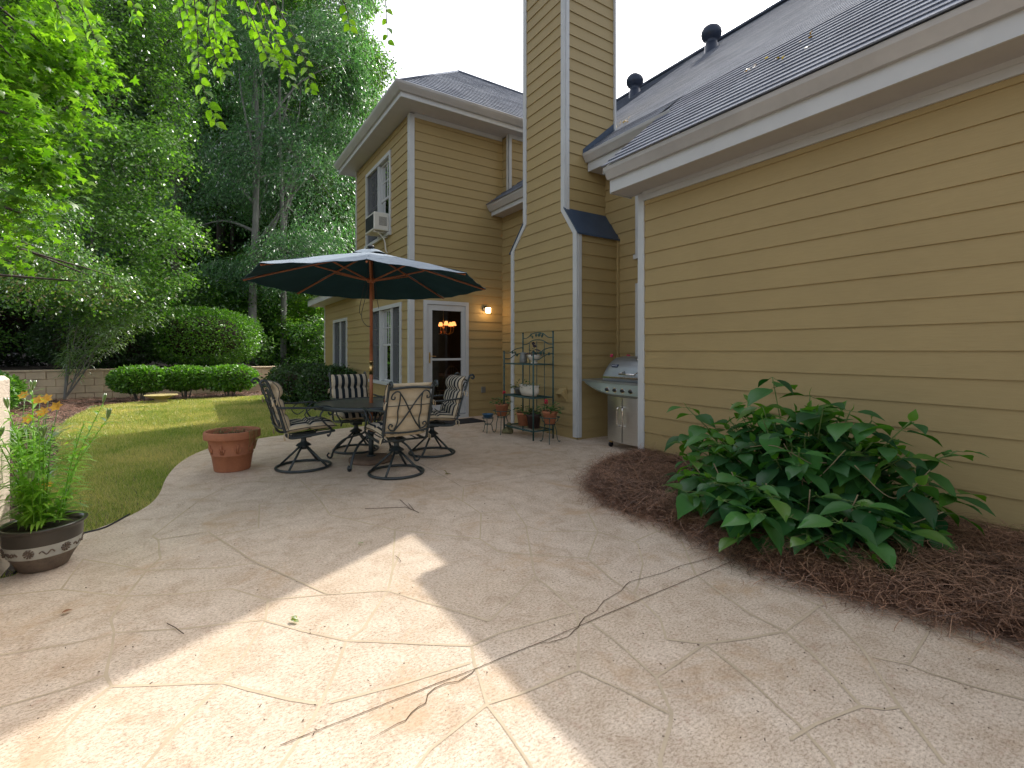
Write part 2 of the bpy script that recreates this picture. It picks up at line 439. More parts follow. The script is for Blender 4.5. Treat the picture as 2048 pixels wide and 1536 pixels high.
J = [[(304.7,1073),(316.4,1080),(320.3,1116.4),(294.3,1141)], [(166.7,1119),(230,1129),(294.3,1141),(437.5,1136),(520,1125)],
 [(294,1141),(252.6,1192),(221.4,1240),(229,1265),(224,1297),(211,1351),(222.7,1371.6)],
 [(-60,1205),(0,1192),(122.4,1179),(244.8,1192.7),(364.6,1188),(463.5,1177.6),(536,1200)], [(166.7,1119),(122.4,1179)],
 [(229,1265.6),(364.6,1258),(528,1240)], [(224,1268.7),(145.8,1287),(0,1310),(-80,1320)], [(222.7,1373),(442.7,1366.4)],
 [(530,1241),(481.8,1320.8),(442.7,1366.4),(401,1409),(359.4,1450),(300,1520),(250,1580)], [(211,1351),(130,1378),(0,1414.6),(-100,1440)],
 [(222.7,1373),(166.7,1414.6),(146,1440.6),(90,1500),(20,1580)], [(442.7,1365),(500,1380.7),(578,1399),(635.4,1408)],
 [(536.5,1199.7),(530,1241.4)], [(536.5,1199.7),(656,1189),(776,1181.5)], [(776,1181.5),(785,1141),(800,1105)],
 [(776,1181.5),(864.6,1208.9),(979,1242.7)], [(530,1241.4),(604,1262),(692.7,1281.8),(786.5,1285.7),(942.7,1292)],
 [(692.7,1281.8),(666.7,1352),(640.6,1409),(625,1440),(570,1520),(520,1590)], [(692.7,1281.8),(726.6,1258),(776,1181.5)],
 [(661.5,1405.5),(794,1371.6),(940,1326)], [(979,1242.7),(1070,1154)],
 [(942.7,1292),(948,1328.6),(958,1357),(974,1409),(1005,1450),(1060,1530),(1090,1600)], [(974,1409),(937.5,1438),(860,1500),(800,1580)],
 [(974,1409),(1039,1388.5),(1156,1340)], [(1156,1340),(1157.5,1253),(1153.6,1223)], [(1153.6,1223),(1000,1266),(942.7,1292)],
 [(1156,1340),(1247,1380.7),(1338.5,1427.6)], [(1153.6,1223),(1104,1180),(1070,1154),(1052,1052)],
 [(1161,1230),(1226.6,1279),(1312.5,1354.7),(1343.7,1427.6),(1341,1450),(1320,1520),(1330,1600)], [(1312.5,1354.7),(1408.8,1289.6)],
 [(1333,1279),(1408.8,1288),(1481.8,1279),(1572,1263)], [(1333,1279),(1320,1237.5),(1268,1188)],
 [(1408.8,1288),(1468.7,1333.8),(1500,1361),(1559,1415.8),(1596,1448),(1660,1520),(1700,1600)],
 [(1572,1263),(1639,1212),(1690,1188),(1760,1170)], [(1476,1119),(1500,1152),(1639,1212),(1724.8,1299),(1767.6,1365),(1797,1410),(1890,1530)],
 [(1390,1149),(1500,1228),(1572,1263)], [(1572,1265),(1628,1311),(1674,1359.6),(1722,1413)],
 [(1580,1480),(1631,1450),(1722,1413),(1767.6,1419.8),(1800,1415)], [(1743.5,1314),(1818,1330),(1856,1346),(1955,1375.6),(2038,1397),(2120,1420)],
 [(1818,1328),(1858.6,1260.5)], [(1789,1212),(1858.6,1260.5),(2005.7,1291),(2048,1311),(2150,1350)],
 [(1364.6,1068),(1362,1078.6),(1390.6,1149)], [(1315,1063),(1356.8,1072),(1429.7,1089)], [(1315,1063),(1265.6,1083.8),(1196,1064)],
 [(1265,1083),(1276,1089),(1286,1128),(1276,1172),(1268,1188)], [(1175,1117),(1224,1159),(1268,1188)],
 [(1208.8,1026.5),(1261,1033),(1298,1039.5),(1314.6,1064)], [(1355,1072),(1366.7,1052.6)],
 [(962,1027),(960,1078),(999,1105),(1175,1117)], [(927,974),(925,1002.5)], [(890,984),(925,1002.5),(962,1027),(1023.5,1021)],
 [(1023,1010),(1052,1052),(1089,1064),(1155,1062),(1196,1064)], [(1175,1023),(1196,1064),(1175,1117)],
 [(519,1009),(517,1056),(424,1073)], [(316,1080),(416,1064),(474,1101),(502.6,1120),(656,1189)], [(519,1009),(640,1000),(660,1030),(790,1060),(960,1078)],
 [(640,1000),(600,960),(470,965),(400,1000),(304,1073)], [(790,1060),(785,1141)], [(600,960),(700,955),(888,953)]]
def jmat(name, c, lo=.8):
    m, t, b = nt(name); f = noise(t, 3, 5, .7)
    t.links.new(ramp(t, f, [(.3, sc(c, lo)), (.7, sc(c, 1.15))]), b.inputs['Base Color']); b.inputs['Roughness'].default_value = 1; b.inputs['Specular IOR Level'].default_value = 0
    return m
M['joint'] = jmat('joint_mortar', (.515, .42, .30), .85); M['crack'] = jmat('dark_crack_line', (.085, .055, .032), .6)  # cracks and control joints get a plain dark brown
Jn = [l for l in J if max(p[1] for p in l) > 1150]; Jf = [l for l in J if max(p[1] for p in l) <= 1150]
strip_net('patio_joint_lines', Jn, .0125, .0012, M['joint'], .0012); strip_net('patio_joint_lines', Jf, .0125, .0012, jmat('old_joint_mortar', (.50, .41, .29), .9), .0015)
strip_net('patio_control_joint', [[(835,925),(888,953),(923,974),(1056,953),(1175,932)], [(560,1492),(666.7,1450),(870,1370),(950.5,1339),(1020,1310),(1086,1284),(1156,1254),(1286,1198),(1390.6,1154),(1476.6,1119)]], .0032, .0036, M['crack'], .0012)
strip_net('patio_crack', [[(740,1480),(794,1450),(812.5,1442),(823,1427.6),(836,1417),(850,1408),(855.5,1391),(869.8,1378),(890.6,1367.7),(916.7,1363.8),(945,1348),(950.5,1339)],
  [(1078,1288),(1101.6,1285.7),(1135,1275),(1146,1263.5),(1157.5,1255.7),(1159,1248),(1169,1236),(1192.7,1223),(1198,1215),(1208,1203.6),(1224,1193),(1242,1183),(1251,1171),(1260,1164.6),(1294,1155.5),(1328,1146),(1359,1133),(1390.6,1125.5),(1416.7,1117.7),(1442.7,1112.5)]], .0036, .0042, M['crack'], .003, True)

# lawn
lawnp = [(60, 1150), (60, 1020), (95, 960), (118, 900), (112, 858), (180, 818), (260, 806), (380, 799), (500, 793), (600, 787), (650, 800), (700, 822), (780, 850), (830, 860)]
LW = [G(px, py, -.04) for px, py in lawnp]
LAWN = [(p.x, p.y) for p in smoothline([tuple(p) for p in LW], 3)] + [(2.9, 8.3), (.9, 6.2), (-.3, 5.0), (-.7, 4.2), (-1.0, 4.0)]
v1, f1 = tri_poly(LAWN, -.045)
tag(mkobj('lawn', v1, f1, M['lawn']), kind='structure')
def inpoly(X, Y, poly):
    c = np.zeros(len(X), bool); n = len(poly)
    for i in range(n):
        x1, y1 = poly[i][:2]; x2, y2 = poly[(i+1) % n][:2]
        if y1 == y2: continue
        k = ((y1 > Y) != (y2 > Y)) & (X < (x2-x1)*(Y-y1)/(y2-y1)+x1); c ^= k
    return c
def blades(name, poly, n, h, w, z, mt, lean=.5, ex=None, dist=None, label=None, cat=None):
    xs_ = [p[0] for p in poly]; ys_ = [p[1] for p in poly]
    X = rng.uniform(min(xs_), max(xs_), n*4); Y = rng.uniform(min(ys_), max(ys_), n*4)
    k = inpoly(X, Y, poly)
    if ex is not None: k &= ~inpoly(X, Y, ex)
    X = X[k][:n*2]; Y = Y[k][:n*2]
    # keep more of the near ones
    D = np.hypot(X, Y); keep = rng.random(len(D)) < np.clip((7.0/D)**1.2, .12, 1); X = X[keep][:n]; Y = Y[keep][:n]; D = D[keep][:n]
    m = len(X); a = rng.uniform(0, 2*np.pi, m); hh = h*rng.uniform(.5, 1.3, m); ww = w*np.clip(D/7, 1, 2.2)
    l = lean*rng.uniform(.2, 1, m)*hh; b = rng.uniform(0, 2*np.pi, m)
    P0 = np.stack([X-np.cos(a)*ww/2, Y-np.sin(a)*ww/2, np.full(m, z)], 1); P1 = np.stack([X+np.cos(a)*ww/2, Y+np.sin(a)*ww/2, np.full(m, z)], 1)
    P2 = np.stack([X+np.cos(b)*l, Y+np.sin(b)*l, z+hh], 1)
    V = np.concatenate([P0, P1, P2]); F = np.stack([np.arange(m), np.arange(m)+m, np.arange(m)+2*m], 1)
    return tag(mkobj(name, V, F, mt), label, cat, kind='stuff')
M['grass'] = leafmat('grass_blade', (.20, .31, .04), (.68, .58, .25), .3, .5, .12, bigscale=.9, noiseamt=.9, tc=(1.3, 1.4, .6))
PEX = PATIO
blades('grass', LAWN, 150000, .045, .006, -.045, M['grass'], .9, PEX, label='short mown grass of the lawn beside the patio', cat='grass')

# pine straw
def straw(name, pts_z, n, L, w, mt, label, seed=1, tilt=.28, up=.05):
    """n curved needles lying on a surface; pts_z(n)->(n,3)"""
    r = np.random.default_rng(seed); P = pts_z(n, r); m = len(P)
    a = r.uniform(0, 2*np.pi, m); l = L*r.uniform(.45, 1.15, m); e = r.normal(0, tilt, m); cv = r.normal(0, .35, m); k = 4
    lift = r.exponential(up*.35, m)
    V = []
    for j in range(k):
        s_ = (j/(k-1)-.5)
        ang = a+cv*s_*2
        x = P[:, 0]+np.cos(ang)*l*s_; y = P[:, 1]+np.sin(ang)*l*s_; z = P[:, 2]+lift+np.sin(e)*l*s_+.25*l*(.25-s_*s_)*r.uniform(0, 1, m)
        wx = -np.sin(ang)*w/2; wy = np.cos(ang)*w/2
        V.append(np.stack([x-wx, y-wy, z], 1)); V.append(np.stack([x+wx, y+wy, z+w*.3], 1))
    V = np.stack(V, 1).reshape(-1, 3)
    b = np.arange(m)*2*k
    F = np.concatenate([np.stack([b+2*j, b+2*j+1, b+2*j+3, b+2*j+2], 1) for j in range(k-1)])
    return tag(mkobj(name, V, F, mt), label, 'pine straw', kind='stuff')
M['straw'] = leafmat('pine_straw', (.045, .019, .011), (.46, .25, .145), .1, .5, .10, tc=(1, .8, .6), bigscale=2, noiseamt=.35)
M['straw2'] = leafmat('pine_straw_far', (.20, .10, .065), (.42, .24, .17), .1, .5, .10, tc=(1, .8, .6), bigscale=1.5, noiseamt=.35)
bedp = [(1283, 914), (1240, 922), (1200, 938), (1182, 958), (1183, 985), (1225, 1015), (1300, 1040), (1380, 1070), (1430, 1098), (1500, 1130), (1580, 1158), (1700, 1195), (1800, 1220), (1900, 1245), (2048, 1288), (2250, 1350), (2600, 1450)]
BW = [G(*p) for p in bedp]; BED = [(p.x, p.y) for p in smoothline([tuple(p) for p in BW], 3)]
BED = [(4.55, 4.0)] + [p for p in BED if p[0] < 4.5] + [(4.55, BED[-1][1])]
bedline = np.array([p for p in BED[1:-1]])
def dist_edge(X, Y):
    d = np.full(len(X), 9.0)
    for i in range(len(bedline)-1):
        a = bedline[i]; b_ = bedline[i+1]; ab = b_-a; t = np.clip(((X-a[0])*ab[0]+(Y-a[1])*ab[1])/(ab@ab+1e-9), 0, 1)
        d = np.minimum(d, np.hypot(X-a[0]-t*ab[0], Y-a[1]-t*ab[1]))
    return d
def bump2(X, Y, s_=1.0): return np.sin(X*5.1*s_+1)*np.cos(Y*4.3*s_+2)*.5+np.sin(X*11*s_+Y*7*s_)*.3
def bed_pts(n, r):
    X = r.uniform(2.2, 4.5, n*6); Y = r.uniform(BED[-1][1], 4.1, n*6); k = inpoly(X, Y, BED); X = X[k]; Y = Y[k]
    d = dist_edge(X, Y); keep = r.random(len(X)) < np.clip(2.2/np.hypot(X, Y)+.25, .3, 1)*np.where(d < .18, 1, .55); X, Y, d = X[keep][:n], Y[keep][:n], d[keep][:n]
    Z = .10*(1-np.exp(-d/.09))*(1+.35*bump2(X, Y, 1.7))+.012*bump2(X, Y)
    ns = n//14; q = r.integers(0, len(bedline)-1, ns); tt = r.random(ns)[:, None]; SP = bedline[q]*(1-tt)+bedline[q+1]*tt+r.normal(0, .085, (ns, 2))
    X = np.concatenate([X, SP[:, 0]]); Y = np.concatenate([Y, SP[:, 1]]); Z = np.concatenate([Z, np.full(ns, .008)])
    return np.stack([X, Y, np.maximum(Z, .006)], 1)
straw('pine_straw', bed_pts, 60000, .16, .0022, M['straw'], 'brown pine straw mulch heaped in the bed under the leafy shrub', 3, .25, .06)
gx = np.linspace(2.2, 4.52, 58); gy = np.linspace(BED[-1][1], 4.0, 110); XX, YY = np.meshgrid(gx, gy); XX = XX.ravel(); YY = YY.ravel()
ins = inpoly(XX, YY, BED); dd = dist_edge(XX, YY); Z = np.where(ins, .10*(1-np.exp(-np.maximum(dd-.05, 0)/.09))*(1+.35*bump2(XX, YY, 1.7))+.012*bump2(XX, YY)-.014, -.05)
nx = len(gx); F = np.array([[j*nx+i, j*nx+i+1, (j+1)*nx+i+1, (j+1)*nx+i] for j in range(len(gy)-1) for i in range(nx-1)])
k = (ins[F].sum(1) >= 1); F = F[k]
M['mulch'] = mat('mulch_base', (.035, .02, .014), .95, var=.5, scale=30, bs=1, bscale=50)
tag(mkobj('mulch_bed_ground', np.stack([XX, YY, Z], 1), F, M['mulch'], smooth=True), kind='structure')

# mulch on the far bed between lawn and wall, and on the left
def far_pts(n, r):
    X = r.uniform(-7, 4, n*3); Y = r.uniform(4.5, 18.3, n*3)
    k = ~inpoly(X, Y, LAWN) & ~inpoly(X, Y, PATIO) & (X < 3.15) & ((Y < 18.1))
    X = X[k]; Y = Y[k]; D = np.hypot(X, Y); keep = r.random(len(X)) < np.clip((9/D), .3, 1); X = X[keep][:n]; Y = Y[keep][:n]
    return np.stack([X, Y, -.055+.03*bump2(X, Y, .6)], 1)
straw('pine_straw', far_pts, 42000, .20, .0055, M['straw2'], 'pinkish pine straw mulch strip between lawn and block wall', 4, .25, .05)

# ================================================================ HOUSE
HOUSE = empty('house', (5.2, 6.0, 0), 'two storey tan lap sided house with white trim and grey shingle roof around the patio', 'house')
U_Y = Vector((0, 1, 0)); U_X = Vector((1, 0, 0)); NX = Vector((-1, 0, 0)); NY = Vector((0, -1, 0))
# --- garage wall
fg = Fr((4.50, 0, 0), U_Y, NX)
mb = MB(); siding(mb, fg, -.05, 3.14, .1946, 1.3, -4.0, 4.0)
mb.box(4.52, 4.9, -4, 4.04, 3.1, 3.3)
mb.box(4.515, 9, -4.2, 4.04, -.1, 3.15)
mb.build('garage_wall', M['siding'], HOUSE)
mb = MB(); mb.bbox(4.475, 4.50, 3.965, 4.06, .02, 3.2, .003); mb.bbox(4.50, 4.56, 4.035, 4.06, .02, 3.2, .003)
mb.build('corner_board', M['white'], HOUSE)
mb = MB(); fg.box(mb, -4.2, 3.965, .001, .034, 3.10, 3.215); fg.box(mb, -4.2, 3.965, .034, .046, 3.165, 3.215)
mb.build('frieze_board', M['white'], HOUSE)
def eave_run(nm_x, y0, y1, wall, soff, fas, gtop, gout, split=.02):
    """eave along Y for walls facing -X: soffit, fascia and an ogee gutter"""
    mb = MB(); mb.box(fas, wall, y0, y1, soff, soff+.012); mb.build('soffit', M['soffit'], HOUSE)
    mb = MB(); mb.box(fas-.022, fas, y0, y1, soff-.012, gtop-.02); mb.build('fascia', M['white'], HOUSE)
    h = .13; x1 = fas-.024; x0 = gout
    prof = [(x1, gtop), (x1, gtop-h), (x1-.03*1.3, gtop-h), (x0+.028, gtop-h*.55), (x0+.006, gtop-h*.32), (x0, gtop-.012), (x0, gtop), (x0+.012, gtop), (x0+.014, gtop-.02), (x0+.03, gtop-h*.5), (x1-.035, gtop-h+.012), (x1-.006, gtop-h+.012), (x1-.006, gtop)]
    mb = MB(); mb.extr(prof, (0, y0, 0), (0, y1, 0), (1, 0, 0), (0, 0, 1)); mb.extr(prof[:8][::1], (0, y0-.003, 0), (0, y0, 0), (1, 0, 0), (0, 0, 1)); mb.extr(prof[:8], (0, y1, 0), (0, y1+.003, 0), (1, 0, 0), (0, 0, 1))
    return mb.build('gutter', M['gutter'], HOUSE)
eave_run('g', -4.3, 4.18, 4.50, 3.205, 4.15, 3.47, 4.02)
# box return at the end of the garage eave
mb = MB(); mb.box(4.15, 4.505, 4.18, 4.20, 3.19, 3.46); mb.box(4.5, 5.5, 4.06, 4.20, 3.42, 3.50); mb.build('eave_return', M['white'], HOUSE)
# --- shingle roofs
def roof_plane(name, A, B, C, D, rows, parent=HOUSE, thick=.012, mt=None):
    """A,B eave ends; C above B, D above A.  every course is a real step"""
    A, B, C, D = map(Vector, (A, B, C, D)); nrm = (B-A).cross(D-A).normalized()
    if nrm.z < 0: nrm = -nrm
    mb = MB()
    for i in range(rows):
        s0 = i/rows; s1 = (i+1)/rows
        a = A.lerp(D, s0); b = B.lerp(C, s0); c = B.lerp(C, s1); d = A.lerp(D, s1)
        o0 = nrm*thick
        mb.add([a+o0, b+o0, c, d, a, b], [(0, 1, 2, 3), (4, 5, 1, 0)])
    return mb.build(name, mt or M['shingle'], parent)
SL = .785
RX = 11.6; RZ = 4.36+SL*(RX-5.0)
gs = (4.36+.57*SL-3.475)/1.57
roof_plane('garage_roof', (4.0, -4.5, 3.475), (4.0, 4.19, 3.475), (5.57, 4.19, 4.36+.57*SL), (5.57, -4.5, 4.36+.57*SL), 14)
roof_plane('main_roof', (4.975, 4.191, 4.36-.025*SL), (4.975, 6.2, 4.36-.025*SL), (5.57, 6.2, 4.36+.57*SL), (5.57, 4.191, 4.36+.57*SL), 5)
roof_plane('main_roof', (4.84, 6.2, 4.36-.16*SL), (4.84, 8.38, 4.36-.16*SL), (5.57, 8.38, 4.36+.57*SL), (5.57, 6.2, 4.36+.57*SL), 6)
roof_plane('main_roof', (5.57, -4.5, 4.36+.57*SL), (5.57, 8.38, 4.36+.57*SL), (RX, 8.38, RZ), (RX, -4.5, RZ), 54, thick=.005)
roof_plane('main_roof', (5.7, 8.38, 4.36+.7*SL), (5.7, 12.5, 4.36+.7*SL), (RX, 12.5, RZ), (RX, 8.38, RZ), 52)
roof_plane('main_roof', (RX, -4.5, RZ), (RX, 12.5, RZ), (RX+7, 12.5, RZ-5.5), (RX+7, -4.5, RZ-5.5), 8)
mb = MB(); mb.box(RX-.12, RX+.12, -4.5, 12.5, RZ-.02, RZ+.03); mb.build('ridge_cap', M['shingle'], HOUSE)
# rake edge of the garage roof at Y 4.19
mb = MB(); mb.add([(4.03, 4.17, 3.40), (5.7, 4.17, 3.40+1.67*gs), (5.7, 4.17, 3.46+1.67*gs), (4.03, 4.17, 3.46), (4.03, 4.2, 3.40), (5.7, 4.2, 3.40+1.67*gs), (5.7, 4.2, 3.46+1.67*gs), (4.03, 4.2, 3.46)], [(0,1,2,3),(4,7,6,5),(0,4,5,1),(3,2,6,7)])
mb.build('rake_board', M['white'], HOUSE)
# --- recess wall right of the chimney, main eave
fm = Fr((5.47, 0, 0), U_Y, NX)
WIN_R = [(4.30, 4.98, .95, 2.30), (4.30, 4.98, 2.68, 3.75)]
mb = MB(); siding(mb, fm, -.1, 4.15, .186, 2.19, 3.9, 5.66, WIN_R); mb.build('recess_wall', M['siding'], HOUSE)
mb = MB(); mb.bbox(5.43, 5.47, 5.32, 5.362, 0, 3.05, .003); mb.build('corner_strip', M['siding'], HOUSE)
eave_run('m', 4.0, 5.62, 5.47, 4.10, 5.10, 4.35, 4.97)
# --- left of the chimney
fl = Fr((5.246, 0, 0), U_Y, NX)
WIN_L = [(6.60, 7.52, .85, 2.14), (6.60, 7.52, 2.63, 3.6)]
mb = MB(); siding(mb, fl, -.1, 4.06, .176, 1.30, 6.5, 8.40, WIN_L); mb.build('inner_wall', M['siding'], HOUSE)
eave_run('m', 6.70, 8.38, 5.246, 4.04, 4.99, 4.24, 4.86)
# --- wing front wall (Y 8.40)
fw = Fr((0, 8.40, 0), U_X, NY)
DOOR = (3.50, 4.444, 0, 2.246)
mb = MB(); siding(mb, fw, -.1, 5.66, .174, 4.49, 3.244, 5.246, [DOOR])
mb.build('wing_front_wall', M['siding'], HOUSE)
fb = Fr((0, 8.17, 0), U_X, NY); fbs = Fr((5.246, 0, 0), U_Y, NX)
mb = MB(); siding(mb, fb, 4.0, 5.66, .174, 4.49, 5.25, 7.5); siding(mb, fbs, 4.0, 5.66, .174, 4.49, 8.17, 8.40); mb.build('bay_wall', M['siding'], HOUSE)
mb = MB(); mb.bbox(5.225, 5.31, 8.145, 8.17, 4.3, 5.68, .003); mb.bbox(5.222, 5.246, 8.145, 8.22, 4.3, 5.68, .003); mb.build('corner_board', M['white'], HOUSE)
mb = MB(); mb.bbox(3.22, 3.244, 8.376, 8.47, -.02, 5.66, .003); mb.bbox(3.244, 3.325, 8.376, 8.40, -.02, 5.66, .003); mb.build('corner_board', M['white'], HOUSE)
mb = MB(); fw.box(mb, 3.325, 5.222, .001, .03, 5.60, 5.68); fb.box(mb, 5.31, 7.5, .001, .03, 5.60, 5.68); mb.build('frieze_board', M['white'], HOUSE)
# --- wing side wall (X 3.244)
fs = Fr((3.244, 0, 0), U_Y, NX)
W1 = (8.80, 10.80, .62, 2.23); W2 = (12.80, 14.32, .75, 2.165); W3 = (9.405, 11.10, 3.65, 5.34)
mb = MB(); siding(mb, fs, -.1, 5.66, .174, 4.49, 8.40, 11.97, [W1, W3]); siding(mb, fs, -.1, 2.68, .174, 4.49, 11.97, 15.48, [W2])
mb.build('wing_side_wall', M['siding'], HOUSE)
mb = MB(); fs.box(mb, 11.90, 11.97, .001, .024, 2.75, 5.68); mb.box(3.244, 3.3, 11.972, 12.0, 2.7, 5.68); mb.build('corner_board', M['white'], HOUSE); mb = MB(); fs.box(mb, 15.40, 15.49, .001, .024, 0, 2.67); mb.build('corner_board', M['white'], HOUSE)
# backing mass so that no light leaks through
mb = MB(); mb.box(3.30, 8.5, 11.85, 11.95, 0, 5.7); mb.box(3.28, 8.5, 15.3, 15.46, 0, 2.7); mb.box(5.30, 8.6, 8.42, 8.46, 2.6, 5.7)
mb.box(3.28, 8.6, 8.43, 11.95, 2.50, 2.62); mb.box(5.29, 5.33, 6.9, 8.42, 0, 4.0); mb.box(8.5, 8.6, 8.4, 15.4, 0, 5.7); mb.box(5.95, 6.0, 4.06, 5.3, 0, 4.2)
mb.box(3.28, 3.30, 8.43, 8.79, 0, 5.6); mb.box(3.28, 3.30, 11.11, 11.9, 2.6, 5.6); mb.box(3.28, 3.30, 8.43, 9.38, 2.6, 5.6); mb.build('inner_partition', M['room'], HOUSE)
# --- wing eave and hip roof
x0, y0, y1, x1 = 2.92, 7.96, 12.28, 9.0
mb = MB(); mb.box(x0, x1, y0, y1, 5.68, 5.695); mb.build('soffit', M['soffit'], HOUSE)
mb = MB(); mb.box(x0-.022, x0, y0-.022, y1, 5.67, 5.87); mb.box(x0, x1, y0-.022, y0, 5.67, 5.87); mb.box(x0-.022, x1, y1, y1+.022, 5.67, 5.87); mb.build('fascia', M['white'], HOUSE)
gt = 5.885; h = .13
def gprof(a, o): return [(a, gt), (a, gt-h), (a-.04, gt-h), (o+.028, gt-h*.55), (o+.006, gt-h*.32), (o, gt-.012), (o, gt), (o+.012, gt), (o+.014, gt-.02), (o+.03, gt-h*.5), (a-.035, gt-h+.012), (a-.006, gt-h+.012), (a-.006, gt)]
gp = gprof(0, -.12)
mb = MB()
def mitre(prof, P0, P1, out, m0, m1):
    V = []
    for (P, m) in ((P0, m0), (P1, m1)):
        for a, z in prof: V.append(Vector(P)+Vector(out)*(-a)+Vector(m)*(-a)+Vector((0, 0, z)))
    n = len(prof); mb.add(V, [list(range(n))[::-1], list(range(n, 2*n))]+[(i, (i+1) % n, n+(i+1) % n, n+i) for i in range(n)])
mitre(gp, (x0-.023, y0-.023, 0), (x1, y0-.023, 0), (0, -1, 0), (-1, 0, 0), (0, 0, 0))
mitre(gp, (x0-.023, y1, 0), (x0-.023, y0-.023, 0), (-1, 0, 0), (0, 0, 0), (0, -1, 0))
mb.build('gutter', M['gutter'], HOUSE)
ex0, ey0, ey1 = x0-.08, y0-.08, y1+.08; yr = (ey0+ey1)/2; run = yr-ey0; zr = 5.89+run*.87
def hip(A, B, P, Q, rows):  # A,B eave, P above A.. Q above B
    roof_plane('wing_roof', A, B, Q, P, rows)
hip((ex0, ey0, 5.88), (9.5, ey0, 5.88), (ex0+run, yr, zr), (9.5, yr, zr), 22)
hip((9.5, ey1, 5.88), (ex0, ey1, 5.88), (9.5, yr, zr), (ex0+run, yr, zr), 22)
hip((ex0, ey1, 5.88), (ex0, ey0, 5.88), (ex0+run, yr, zr), (ex0+run, yr, zr), 22)
mb = MB(); mb.tube([(ex0, ey0, 5.89), (ex0+run, yr, zr+.01)], .03, 6); mb.tube([(ex0+run, yr, zr+.01), (9.5, yr, zr+.01)], .035, 6); mb.tube([(ex0, ey1, 5.89), (ex0+run, yr, zr+.01)], .03, 6)
mb.build('hip_cap', M['shingle'], HOUSE)
# --- low rear eave of the wing
mb = MB(); mb.box(2.84, 3.3, 11.97, 15.85, 2.67, 2.685); mb.box(2.818, 2.84, 11.97, 15.85, 2.66, 2.83); mb.box(2.82, 6, 15.85, 15.87, 2.66, 2.83); mb.build('low_eave', M['white'], HOUSE)
roof_plane('low_roof', (2.76, 11.98, 2.84), (2.76, 15.9, 2.84), (6.5, 15.9, 4.9), (6.5, 11.98, 4.9), 20)
# --- chimney chase
fc = Fr((4.64, 0, 0), U_Y, NX)
def cmin(z): return 5.36 if z < 3.03 else (5.36+(z-3.03)/.40*.28 if z < 3.43 else 5.64)
def cmax(z): return 7.10 if z < 3.03 else (7.10-(z-3.03)/.40*.38 if z < 3.43 else 6.72)
CH = empty('chimney', (5.0, 6.2, 0)); CH.parent = HOUSE; CH.location = Vector((5.0, 6.2, 0))-HOUSE.location
mb = MB(); siding(mb, fc, -.05, 8.6, .18, 1.796, cmin, cmax, brk=(3.03, 3.43))
mb.build('chimney_front', M['siding'], CH)
mb = MB(); fcl = Fr((0, 5.36, 0), U_X, NY); siding(mb, fcl, -.05, 3.05, .187, 1.796, 4.64, 5.50)
fcu = Fr((0, 5.64, 0), U_X, NY); siding(mb, fcu, 3.40, 8.6, .18, 1.796, 4.64, 5.66)
mb.build('chimney_side', M['siding'], CH)
mb = MB(); mb.box(4.66, 5.66, 5.655, 6.705, 3.3, 8.62); mb.box(4.66, 5.5, 5.375, 7.085, 0, 3.0); mb.build('chimney_core', M['siding'], CH)
mb = MB(); mb.add([(4.655, 5.375, 3.0), (4.655, 7.085, 3.0), (4.655, 6.705, 3.42), (4.655, 5.655, 3.42), (5.5, 5.375, 3.0), (5.5, 7.085, 3.0), (5.5, 6.705, 3.42), (5.5, 5.655, 3.42)], [(0,1,2,3),(4,7,6,5),(1,5,6,2),(0,3,7,4)]); mb.build('shoulder_core', M['siding'], CH)
mb = MB(); w = .075; o = .026
fc.box(mb, 5.36-.014, 5.36+w, .001, o, .03, 3.03); fc.box(mb, 7.10-w, 7.10+.014, .001, o, .03, 3.03)
fc.box(mb, 5.64-.014, 5.64+w, .001, o, 3.43, 8.6); fc.box(mb, 6.72-w, 6.72+.014, .001, o, 3.43, 8.6)
for (ya, yb, s_) in ((5.36, 5.64, 1), (7.10, 6.72, -1)):
    P = [(ya-.014*s_, 3.03), (ya+w*s_, 3.03), (yb+w*s_, 3.43), (yb-.014*s_, 3.43)]
    V = [(4.64-.001, a, b) for a, b in P]+[(4.64-o, a, b) for a, b in P]
    mb.add(V, [(0,1,2,3),(4,7,6,5),(0,4,5,1),(1,5,6,2),(2,6,7,3),(3,7,4,0)])
mb.box(4.64, 4.70, 5.334, 5.36, .03, 3.03); mb.box(4.64, 4.70, 5.614, 5.64, 3.43, 8.6)
mb.box(5.64, 5.675, 5.60, 5.64, 4.8, 8.6)
mb.build('chimney_trim', M['white'], CH)
for (ya, yb, s_) in ((5.33, 5.64, 1), (7.13, 6.72, -1)):
    mb = MB()
    a0, b0, a1, b1 = (ya-.02*s_, 3.00), (yb, 3.45), (ya-.02*s_, 3.025), (yb, 3.475)
    xe = 5.47 if s_ > 0 else 5.2
    V = [(4.605, a0[0], a0[1]), (4.605, b0[0], b0[1]), (4.605, b1[0], b1[1]), (4.605, a1[0], a1[1]), (xe, a0[0], a0[1]), (xe, b0[0], b0[1]), (xe, b1[0], b1[1]), (xe, a1[0], a1[1])]
    mb.add(V, [(0,1,2,3),(4,7,6,5),(0,4,5,1),(3,2,6,7),(0,3,7,4)])
    mb.build('shoulder_flashing', M['bluemetal'], CH)
mb = MB(); mb.add([(4.98, 5.625, 4.33), (5.67, 5.625, 4.33+.69*SL), (5.67, 5.625, 4.47+.69*SL), (4.98, 5.625, 4.42), (4.98, 5.60, 4.35), (5.67, 5.60, 4.36+.69*SL)], [(0,1,2,3),(0,4,5,1)]); mb.build('step_flashing', M['bluemetal'], CH)
